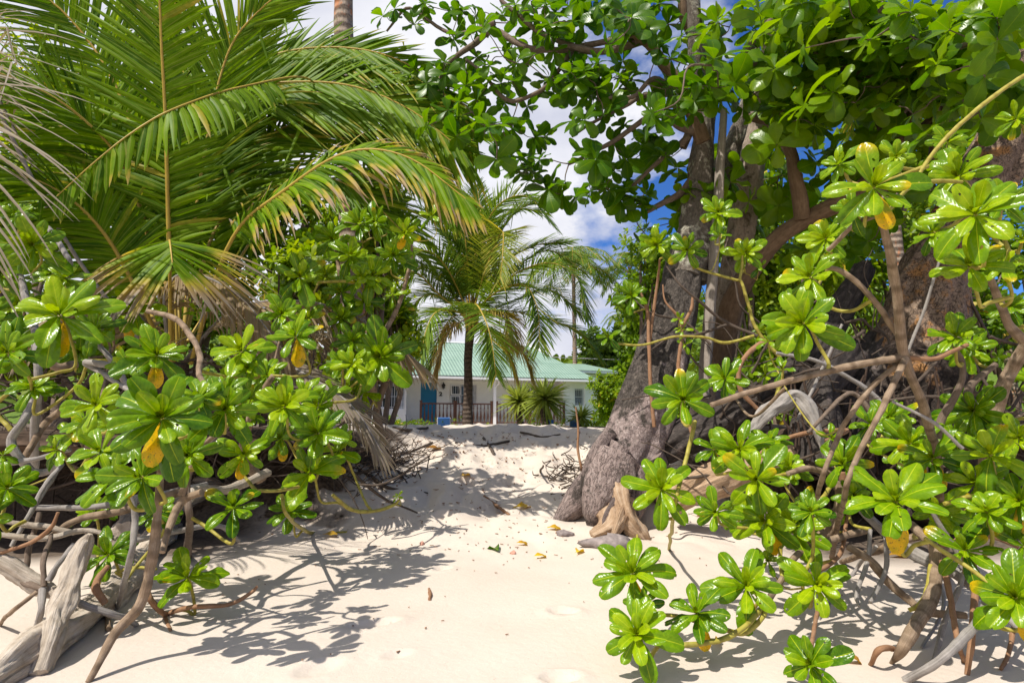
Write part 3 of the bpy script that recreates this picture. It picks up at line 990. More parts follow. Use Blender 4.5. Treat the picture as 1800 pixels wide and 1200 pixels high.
def window(r, off, casement=0.0, bars=9):
    x0, x1, z0, z1 = r
    mb = MB()
    fr = .05
    box(mb, x0, off + .05, z0, x0 + fr, off + .13, z1); box(mb, x1 - fr, off + .05, z0, x1, off + .13, z1)
    box(mb, x0 + fr, off + .05, z0, x1 - fr, off + .13, z0 + fr); box(mb, x0 + fr, off + .05, z1 - fr, x1 - fr, off + .13, z1)
    wd_ = lpart('window', mb, M['white_paint'], house)
    mb = MB(); box(mb, x0 + fr, off + .10, z0 + fr, x1 - fr, off + .115, z1 - fr); lpart('glass', mb, M['glass'], wd_)
    mb = MB()
    cx0 = x0 + casement * (x1 - x0)
    k = 0
    while cx0 + k * .13 < x1 - .05:
        xx = cx0 + .04 + k * .13
        box(mb, xx, off + .02, z0 + .03, xx + .018, off + .035, z1 - .03); k += 1
    for zz in (z0 + .12, (z0 + z1) / 2, z1 - .12):
        box(mb, cx0, off + .036, zz, x1 - .03, off + .046, zz + .02)
    lpart('grille', mb, M['white_paint'], wd_)
    mb = MB()
    xs = np.linspace(x1 - (x1 - x0) * .22, x1 - fr, 14)
    vv = [(x, off + .092 + .006 * (i % 2), z) for i, x in enumerate(xs) for z in (z0 + fr, z1 - fr)]
    mb.add(vv, [(2 * i, 2 * i + 1, 2 * i + 3, 2 * i + 2) for i in range(13)])
    lpart('curtain', mb, M['curtain'], wd_)
    if casement:                                           # two white top-hung casements standing open
        h = (z1 - z0 - .12) / 2
        for q in range(2):
            zb = z0 + .05 + q * (h + .02)
            mb = MB()
            xa, xb = x0 + .03, x0 + casement * (x1 - x0) - .02
            t_ = .07
            for (a, b, c, d_) in ((xa, xa + t_, zb, zb + h), (xb - t_, xb, zb, zb + h), (xa + t_, xb - t_, zb, zb + t_), (xa + t_, xb - t_, zb + h - t_, zb + h)):
                for_y = [off - .12 * (1 - (z - zb) / h) for z in (c, d_)]
                vv = [(x, y + o_, z) for x in (a, b) for (z, y) in ((c, for_y[0]), (d_, for_y[1])) for o_ in (-.02, .02)]
                mb.add(vv, [(0, 1, 3, 2), (4, 6, 7, 5), (0, 4, 5, 1), (2, 3, 7, 6), (0, 2, 6, 4), (1, 5, 7, 3)])
            for q2 in range(1, 4):
                xx = xa + (xb - xa) * q2 / 4
                box(mb, xx, off + .0, zb + .06, xx + .02, off + .015, zb + h - .06)
            lpart('casement', mb, M['white_paint'], wd_)


window(w_left, 0, .42)
window(w_mid, DB, .40)
window(w_mid2, DB, .35)
window(w_right, 0, 0)
# column, number, lantern
mb = MB()
ca, cb_ = HL(866.5, 742, -.12)[0], HL(871.5, 742, -.12)[0]
box(mb, ca, -.2, -.28, cb_, -.04, zr - .18)
lpart('column', mb, M['white_paint'], house)
mb = MB(); xh, zh = HL(876, 668, -.55)
tube(mb, [(xh, -.6, zr - .25), (xh + .1, -.3, zr - .35), (cb_ - .08, -.2, zr - .55)], [.045, .045, .045], 8, 3, 0)
lpart('downpipe', mb, M['white_paint'], house)
tx = bpy.data.curves.new('house_number', 'FONT')
tx.body = '2'
x_, z_ = HL(771.5, 695.3, DB); x2_, zt_ = HL(777.5, 688.8, DB)
tx.size = (zt_ - z_) / .70
tx.extrude = .012
tx.offset = 0.012
tx.materials.append(M['black'])
no = bpy.data.objects.new('house_number', tx)
COL.objects.link(no); no.parent = house
no.location = (x_, DB - .013, z_); no.rotation_euler = (math.pi / 2, 0, 0); no.scale = (1.25, 1, 1)
me = bpy.data.meshes.new_from_object(no.evaluated_get(bpy.context.evaluated_depsgraph_get()))
no2 = bpy.data.objects.new('number_plate', me); COL.objects.link(no2); no2.parent = house
no2.location, no2.rotation_euler, no2.scale = no.location, no.rotation_euler, no.scale
bpy.data.objects.remove(no); no2.name = 'house_number'
mb = MB()
lx, lz = HL(779, 679, DB)
mb.add([(lx + sx_ * a, DB - .12 + sy_ * a, lz + b) for (a, b) in ((.05, -.12), (.085, .06), (.10, .08), (.02, .17)) for sx_, sy_ in ((-1, -1), (1, -1), (1, 1), (-1, 1))],
       [(r_ * 4 + q, r_ * 4 + (q + 1) % 4, r_ * 4 + 4 + (q + 1) % 4, r_ * 4 + 4 + q) for r_ in range(3) for q in range(4)] + [(12, 13, 14, 15), (0, 3, 2, 1)])
tube(mb, [(lx, DB - .12, lz + .16), (lx, DB - .1, lz + .24), (lx, DB - .02, lz + .2), (lx, DB - .005, lz - .05)], [.013] * 4, 6, 3, 0)
tube(mb, [(lx, DB - .12, lz - .12), (lx, DB - .12, lz - .19)], [.02, .01], 6, 1, 0)
lpart('lantern', mb, M['black'], house)
# porch railing with turned balusters
bal = MB()
prof = [(0, .022), (.06, .022), (.09, .032), (.2, .05), (.34, .034), (.52, .018), (.6, .03), (.63, .02), (.74, .022)]
aa = np.linspace(0, 2 * np.pi, 10, endpoint=False)
vv = [(r_ * math.cos(a), r_ * math.sin(a), z) for z, r_ in prof for a in aa]
bal.add(vv, [(i * 10 + j, i * 10 + (j + 1) % 10, (i + 1) * 10 + (j + 1) % 10, (i + 1) * 10 + j) for i in range(len(prof) - 1) for j in range(10)])
balm = bal.mesh('baluster', M['wood_rail'])
YR = -.12
for (pa, pb) in ((740, 799), (801, 864), (873, 930), (932, 991)):
    xa, ztop = HL(pa, 708.5, YR); xb, _ = HL(pb, 709, YR)
    zt = HL(740, 707.5, YR)[1]
    mb = MB()
    box(mb, xa, YR - .04, zt - .075, xb, YR + .04, zt)
    box(mb, xa, YR - .03, .06, xb, YR + .03, .12)
    for xx in (xa, xb):
        box(mb, xx - .055, YR - .055, -.2, xx + .055, YR + .055, zt + .09)
        box(mb, xx - .075, YR - .075, zt + .093, xx + .075, YR + .075, zt + .13)
    ra = lpart('railing', mb, M['wood_rail'], house)
    nb = int((xb - xa) / .2)
    for k in range(1, nb):
        b = bpy.data.objects.new('baluster', balm)
        COL.objects.link(b); b.parent = ra
        b.location = (xa + (xb - xa) * k / nb, YR, .12)
        b.scale = (1.15, 1.15, (zt - .195) / .74)


def hw(x, y, z):
    return V((A.x, A.y, ZF)) + ex * x + ey * y + V((0, 0, z))


def porch_chair(x, y, rz, label):
    t = thing('porch_chair', label, 'chair', hw(x, y, 0), 'white chairs on the porch', rz)
    mb = MB(); box(mb, -.24, -.24, .42, .24, .24, .46); lpart('seat', mb, M['white_paint'], t)
    mb = MB()
    for k in range(5):
        box(mb, -.22 + k * .096, .21, .46, -.22 + k * .096 + .06, .24, .84)
    box(mb, -.24, .2, .843, .24, .25, .9); lpart('backrest', mb, M['white_paint'], t)
    for sx_ in (-1, 1):
        for sy_ in (-1, 1):
            mb = MB(); box(mb, sx_ * .21 - .02, sy_ * .21 - .02, 0, sx_ * .21 + .02, sy_ * .21 + .02, .418); lpart('leg', mb, M['white_paint'], t)
        mb = MB(); box(mb, sx_ * .25 - .02, -.2, .62, sx_ * .25 + .02, .2, .65); box(mb, sx_ * .25 - .02, -.2, .47, sx_ * .25 + .02, -.16, .618); lpart('armrest', mb, M['white_paint'], t)


cxa = HL(792, 722, .7)[0]; cxb = HL(842, 722, .7)[0]
porch_chair(cxa, .75, TH + 1.2, 'white plastic chair on the porch nearest the blue door')
porch_chair(cxb, .75, TH - 1.2, 'white plastic chair on the porch just right of the central palm trunk')
t = thing('porch_table', 'small round white table between the two white porch chairs', 'table', hw((cxa + cxb) / 2, .75, 0))
mb = MB(); tube(mb, [(0, 0, .70), (0, 0, .735)], [.38, .38], 20, 1, 0); lpart('tabletop', mb, M['white_paint'], t)
mb = MB(); tube(mb, [(0, 0, 0), (0, 0, .04), (0, 0, .08), (0, 0, .69)], [.24, .2, .04, .04], 12, 2, 0); lpart('leg', mb, M['white_paint'], t)


def lounger(px, py, d, wpx, rz, label):
    c = P(px, py, d)
    gz = c.z - .98
    t = thing('sun_lounger', label, 'lounger', (c.x, d, gz), 'blue sun loungers on the sand before the house', rz)
    W = wpx * d / 1000 / 2
    mb = MB()
    for s in (-1, 1):
        tube(mb, [(s * W, -.2, .30), (s * W, 1.4, .30)], [.022, .022], 8, 2, 0)
        tube(mb, [(s * W, -.2, .30), (s * W, -.45, .98)], [.022, .022], 8, 2, 0)
    tube(mb, [(-W, -.45, .98), (W, -.45, .98)], [.02, .02], 8, 2, 0)
    lpart('frame', mb, M['white_paint'], t)
    mb = MB()
    v = [(s * W * .97, y, z) for (y, z) in ((-.20, .325), (-.45, 1.0), (-.49, .985), (-.24, .30)) for s in (-1, 1)]
    mb.add(v, [(0, 1, 3, 2), (2, 3, 5, 4), (4, 5, 7, 6), (6, 7, 1, 0), (0, 2, 4, 6), (1, 7, 5, 3)])
    lpart('backrest', mb, M['bluecloth'], t)
    mb = MB(); box(mb, -W * .97, -.19, .323, W * .97, 1.4, .36); lpart('seat', mb, M['bluecloth'], t)
    for s in (-1, 1):
        for y in (-.05, 1.25):
            mb = MB(); tube(mb, [(s * W, y, .28), (s * W, y, -.1)], [.02, .02], 8, 1, 0); lpart('leg', mb, M['white_paint'], t)


lounger(781.5, 734.5, 25, 21, .05, 'blue sun lounger standing below the house number')
lounger(958.5, 738.5, 25, 11, .5, 'blue sun lounger beside the fan palms, turned half away')
lounger(1012.5, 737.5, 25, 21, -.1, 'blue sun lounger beside the small fan palm at the house corner')
t = MB()
a, b = P(1025, 629, 44), P(1180, 634, 44)
tube(t, [a + (a - b) * .5, (a + b) / 2 - V((0, 0, .05)), b + (b - a) * .8], [.03] * 3, 6, 8, 0)
solo('power_line', t, M['wire'], a, 'thin pale cable strung level across the trees right of the green roof', 'cable')

# ================================================================== BACKGROUND PLANTS
bush('leafy_bush', 'yellow-green bush against the right end wall of the white house', 'bush', 1085, 705, 30, 1.6, 1.2, 1.7, 420, .26, group='bushes right of the house')
bush('leafy_bush', 'bright bush behind the foot of the leaning trunk, right of the house', 'bush', 1145, 690, 27, 1.5, 1.2, 1.8, 420, .26, group='bushes right of the house')
bush('leafy_bush', 'lower dark hedge bush glimpsed under the leaning trunk', 'bush', 1185, 725, 22, 1.3, 1, 1.0, 260, .22, group='bushes right of the house')
bush('broadleaf_tree', 'dense dark tree beyond the cable, right of the green roof', 'tree', 1075, 640, 48, 3.2, 3, 3.0, 520, .55, 'far_leaf', T_FAR, .16, tmat='trunk_dark')
bush('broadleaf_tree', 'mid green tree standing behind the leaning trunk and the house bushes', 'tree', 1150, 590, 40, 3.0, 3, 3.8, 620, .48, 'bush_leaf', T_FAR, .16, tmat='trunk_dark')
bush('broadleaf_tree', 'sunlit yellow-green tree with loose twigs left of the leaning trunk', 'tree', 1135, 480, 13, .85, .8, 1.15, 330, .15, 'bush_leaf', T_BUSH, .05)
bush('broadleaf_tree', 'bright leafy tree seen between the grey post and the brown bent trunk', 'tree', 1360, 560, 12, 1.5, 1.2, 1.7, 520, .19, 'bush_leaf', T_BUSH, .06)
bush('broadleaf_tree', 'shaded leafy tree behind the thick flaking trunk', 'tree', 1530, 470, 12.5, 1.7, 1.2, 2.0, 520, .2, 'bush_leaf', T_BUSH, .06)
bush('leafy_bush', 'bright bush low behind the fallen dark trunk', 'bush', 1340, 690, 10.5, 1.3, .8, .6, 260, .15, group='bushes behind the right bank')
bush('leafy_bush', 'deep green bush behind the right edge branches', 'bush', 1740, 500, 9.5, 1.1, .8, 1.6, 330, .17, group='bushes behind the right bank')
bush('leafy_bush', 'low bush behind the tan branch at the right edge', 'bush', 1690, 735, 9.0, 1.2, .7, .4, 200, .15, group='bushes behind the right bank')
bush('leafy_bush', 'sunlit bush filling the gap behind the low palm frond tips', 'bush', 650, 400, 8.2, .75, .6, 1.0, 240, .17, group='bushes behind the left palm')
bush('leafy_bush', 'bush of glossy leaves wrapped round the tall ringed palm trunk', 'bush', 545, 480, 8.0, .9, .6, 1.2, 260, .17, group='bushes behind the left palm')
bush('leafy_bush', 'low bright bush at the left end of the house', 'bush', 690, 560, 11, .65, .6, 1.1, 240, .17, group='bushes behind the left palm')
bush('leafy_bush', 'leafy bush behind the upright frond of the left palm', 'bush', 330, 430, 9.0, 1.6, .8, 2.2, 420, .2, group='bushes behind the left palm')
bush('broadleaf_tree', 'tall leafy tree behind the palm in the top left corner', 'tree', 130, 230, 11.0, 2.3, 1, 2.6, 520, .24, 'bush_leaf', T_BUSH, .08)
bush('broadleaf_tree', 'tree with thin bare twigs behind the top left fronds', 'tree', 350, 70, 12.0, 1.7, 1, 1.4, 240, .22, 'bush_leaf', T_BUSH, .06)
bush('leafy_bush', 'dark bush low on the left bank behind the dead fronds', 'bush', 150, 600, 7.6, 1.5, .6, .8, 300, .17, group='bushes behind the left palm')
bush('broadleaf_tree', 'tree of mid green leaves behind the pale mottled trunk', 'tree', 1290, 400, 11.5, 1.3, 1, 1.6, 420, .2, 'bush_leaf', T_BUSH, .06)
bush('broadleaf_tree', 'tall shaded tree closing the gap behind the canopy at upper right', 'tree', 1620, 250, 14, 3.0, 1.2, 2.6, 560, .26, 'bush_leaf', T_BUSH, .1)
bush('leafy_bush', 'bush of yellow-green leaves behind the arching frond', 'bush', 480, 330, 9.5, 1.5, .8, 1.3, 300, .19, group='bushes behind the left palm')
bush('leafy_bush', 'dark leafy bush behind the left edge rosettes', 'bush', -40, 470, 7.0, 1.2, .6, 1.3, 260, .18, group='bushes behind the left palm')
# wooded hill behind, one mass
mb = MB()
for k in range(2300):
    x = random.uniform(-190, 170); y = random.uniform(62, 170)
    z = float(hillf(np.array([x]), np.array([y]))[0])
    put_cluster(mb, T_FAR, (x, y, z + random.uniform(.5, 5)), rdir(.7), random.uniform(1.4, 2.8))
solo('forest', mb, M['far_leaf'], (60, 110, 5), 'dense wood covering the hill behind the house', kind='stuff')
# weeds along the house foot
mb = MB()
for (px, py, n, s) in ((700, 735, 60, .10), (745, 733, 30, .09), (676, 738, 40, .1), (807, 738, 14, .08), (932, 742, 16, .08), (982, 742, 16, .08), (1050, 748, 30, .1)):
    for k in range(n):
        p = P(px + random.gauss(0, 14), py, random.uniform(23, 27)); p.z = Hf(p.x, p.y) + random.uniform(0, .55) * random.random()
        put_cluster(mb, T_BUSH, p, rdir(.8), s * random.uniform(.8, 1.8))
solo('weeds', mb, M['bush_leaf'], (-5, 25, .9), 'ragged yellow-green weeds along the foot of the house', kind='stuff')


# ================================================================== PALMS
def palm_trunk(t, pts, rad, mat):
    mb = MB(); tube(mb, pts, rad, 14, 8, .025); return part('trunk', mb, M[mat], t)


# central coconut palm
D = 20.0
b = P(822, 742, D); b.z = Hf(b.x, b.y)
cpalm = thing('coconut_palm', 'young coconut palm with slim dark trunk standing in front of the white house', 'palm', b)
hub = P(828, 560, D)
palm_trunk(cpalm, [b - V((0, 0, .2)), P(823, 690, D), P(823, 630, D), hub], [.19, .16, .15, .17], 'palm_dark')
fr_ = [
    ([(835, 450, 0), (872, 365, -.6), (925, 345, -1.2), (972, 395, -1.6)], .05), ([(815, 450, .4), (795, 380, .8), (775, 345, 1)], .02),
    ([(790, 480, .3), (752, 430, .4), (718, 418, .5)], .05), ([(775, 520, -.5), (730, 478, -.9), (690, 492, -1.2), (668, 540, -1.4)], .06),
    ([(880, 470, .5), (940, 432, 1), (1000, 425, 1.2)], .03), ([(885, 495, -.8), (960, 462, -1.5), (1015, 490, -2), (1035, 560, -2.2)], .05),
    ([(870, 515, -1.4), (920, 500, -2.2), (945, 545, -2.6), (948, 610, -2.8)], .06), ([(880, 545, .8), (960, 560, 1), (1020, 585, 1), (1055, 630, 1)], .1),
    ([(795, 545, -1.4), (765, 550, -2.2), (748, 585, -2.5), (740, 630, -2.6)], .08), ([(836, 535, -1.4), (852, 560, -2.2), (864, 600, -2.6), (872, 660, -2.8)], .05),
    ([(860, 550, -.9), (890, 555, -1.3), (905, 600, -1.5)], .55), ([(855, 470, -.8), (882, 408, -1.6), (884, 440, -2.4), (880, 490, -2.6)], .28),
    ([(800, 570, .3), (780, 600, .3), (766, 660, .3)], .7), ([(858, 580, -.4), (885, 605, -.4), (905, 655, -.4)], .5),
    ([(785, 500, .9), (738, 470, 1.3), (700, 520, 1.5)], .05),
    ([(800, 555, 1), (775, 585, 1.4), (752, 650, 1.5)], .2), ([(895, 480, 1.2), (965, 440, 2), (1030, 480, 2.4)], .03), ([(860, 420, .5), (905, 370, 1), (955, 372, 1.4)], .03),
    ([(785, 470, -.8), (745, 440, -1.4), (712, 470, -1.8)], .04), ([(880, 590, .3), (920, 620, .5), (935, 660, .5)], .5),
    ([(838, 460, .3), (845, 380, .6), (838, 325, .9)], .02), ([(860, 450, .2), (900, 380, .4), (945, 350, .5)], .03), ([(805, 460, -.2), (775, 400, -.4), (745, 375, -.6)], .03), ([(790, 510, 0), (745, 455, .2), (705, 440, .2)], .04),
    ([(840, 460, 1), (852, 380, 1.6), (890, 330, 2)], .02), ([(800, 530, 1.2), (745, 520, 2), (712, 560, 2.2)], .08),
    ([(900, 530, 1.6), (970, 510, 2.4), (1030, 560, 3)], .05), ([(820, 440, -.6), (812, 380, -1), (800, 350, -1.4)], .05)]
for pts, ag in fr_:
    frond(cpalm, [hub] + [P(x, y, D + z) for x, y, z in pts], 'frond_far', n=105, Ln=1.25, wid=.05, a0=72, a1=30, vee=8, grav=.28 if ag < .4 else 1.0,
          age=ag * .8, tip=.10, nseg=5, rr=.035, t0=.2, name='frond' if ag < .5 else 'dead_frond')
# fibrous sheath round the hub
mb = MB()
for k in range(14):
    a = k * .9
    tube(mb, [hub + V((math.cos(a) * .14, math.sin(a) * .14, -.45)), hub + V((math.cos(a) * .2, math.sin(a) * .2, 0)), hub + V((math.cos(a) * .34, math.sin(a) * .34, .5))], [.06, .08, .04], 6, 3)
part('leaf_base', mb, M['rachis'], cpalm)


def fan_palm(px, py, d, r, n, label, cat='palm', trunks=None):
    c = P(px, py, d); gz = Hf(c.x, c.y)
    t = thing('fan_palm', label, cat, (c.x, c.y, gz), 'spiky fan palms before the porch')
    mb = MB()
    for k in range(n):
        dd_ = rdir(.35); 
        l = r * random.uniform(.75, 1.1)
        leafl = MB()
        side = dd_.cross(V((random.uniform(-1, 1), random.uniform(-1, 1), 1))).normalized()
        nr = side.cross(dd_)
        ts = np.linspace(0, 1, 5)
        cen = np.array(c)[None] + (ts * l)[:, None] * np.array(dd_) + (ts ** 2 * l * -.22)[:, None] * np.array((0, 0, 1.0))
        wv = .05 * r * np.minimum(1, .4 + 2 * ts) * (1 - ts ** 2) + .001
        v = np.stack([cen - wv[:, None] * np.array(side), cen + .3 * wv[:, None] * np.array(nr), cen + wv[:, None] * np.array(side)], 1)
        ii = np.arange(4)[:, None] * 3; jj = np.arange(2)[None]
        luv = np.stack([np.repeat(ts[:, None], 3, 1), np.tile([[-1, 0, 1]], (5, 1)), np.full((5, 3), random.random())], -1).reshape(-1, 3)
        mb.add(v.reshape(-1, 3), np.stack([ii + jj, ii + jj + 1, ii + jj + 4, ii + jj + 3], -1).reshape(-1, 4), luv, .0 if random.random() < .8 else .15)
    part('crown', mb, M['fan_leaf'], t)
    mb = MB(); tube(mb, [(c.x + .08, c.y, gz - .1), (c.x - .04, c.y, (gz + c.z) / 2), c], [.13 * r, .11 * r, .09 * r], 10, 4, .08)
    part('trunk', mb, M['palm_dark'], t)


fan_palm(913, 706, 25.5, 1.25, 150, 'left one of the two big spiky fan palms before the porch rail')
fan_palm(957, 701, 24.5, 1.35, 170, 'right one of the two big spiky fan palms, on a stout dark trunk')
fan_palm(1022, 733, 24, .85, 90, 'small spiky fan palm at the right corner of the house')


def far_palm(px, py, d, label, fl=3.6, n=18, trunkmat='palm_bark', lean=0):
    h = P(px, py, d)
    gz = Hf(h.x, h.y) if d < 50 else max(0.5, float(hillf(np.array([h.x]), np.array([h.y]))[0]))
    t = thing('coconut_palm', label, 'palm', (h.x + lean, h.y, gz))
    palm_trunk(t, [(h.x + lean, h.y, gz - .2), (h.x + lean * .6, h.y, gz + (h.z - gz) * .4), (h.x + lean * .2, h.y, gz + (h.z - gz) * .8), h], [.2, .16, .14, .14], trunkmat)
    for k in range(n):
        a = k * 2.4; e = random.uniform(-.15, 1.15)
        o = V((math.cos(a), math.sin(a), 0))
        l = fl * random.uniform(.85, 1.1)
        pts = [h, h + o * l * .3 * math.cos(e) + V((0, 0, l * .32 * math.sin(e) + .1 * l)), h + o * l * .62 * math.cos(e * .8) + V((0, 0, l * .42 * math.sin(e))), h + o * l * .9 + V((0, 0, l * (.42 * math.sin(e) - .35)))]
        frond(t, pts, 'frond_far', n=34, Ln=fl * .25, wid=.075, vee=5, grav=.7, age=random.choice((0, 0, .05, .15)), nseg=4, rr=.035, t0=.15)
    return t


far_palm(1008, 478, 42, 'coconut palm rising behind the green roof to the right of the central palm', 4.3, 24)
far_palm(1106, 478, 44, 'coconut palm half hidden by the yellow-green tree left of the leaning trunk', 3.2, 16)
far_palm(1098, 560, 80, 'tiny distant coconut palm on the hill right of the roof', 3.6, 14)
far_palm(1545, 150, 11.5, 'coconut palm whose pale fronds show through the right canopy', 2.6, 17)
far_palm(1770, 600, 19, 'palm with low pale fronds over the lawn at the right edge', 2.6, 14)
# tall palm with the ringed trunk
b = G(640, 700); b = P(628, 742, 7.6); b.z = Hf(b.x, b.y)
tall = thing('coconut_palm', 'tall coconut palm of which only the ringed grey and orange trunk shows', 'palm', b)
top = P(603, -480, 7.6)
palm_trunk(tall, [b - V((0, 0, .3)), P(622, 600, 7.6), P(617, 450, 7.6), P(609, 200, 7.6), P(604, 0, 7.6), top], [.19, .165, .15, .14, .135, .12], 'palm_bark')
for k in range(16):
    a = k * 2.4; e = random.uniform(-.1, 1.0); o = V((math.cos(a), math.sin(a), 0)); l = 3.2
    frond(tall, [top, top + o * l * .3 + V((0, 0, l * .35 * math.sin(e))), top + o * l * .62 + V((0, 0, l * .4 * math.sin(e))), top + o * l * .95 + V((0, 0, l * (.4 * math.sin(e) - .4)))],
          'frond_far', n=40, Ln=.8, wid=.05, vee=5, grav=.7, nseg=4, rr=.035, t0=.15)

# the big young palm on the left, its crown low over the bank
b = P(310, 742, 5.0); b.z = Hf(b.x, b.y)
lp = thing('coconut_palm', 'stemless young coconut palm with big arching fronds on the left bank', 'palm', b)
hubL = P(300, 640, 4.8)


def PF(lst): return [P(*q) for q in lst]


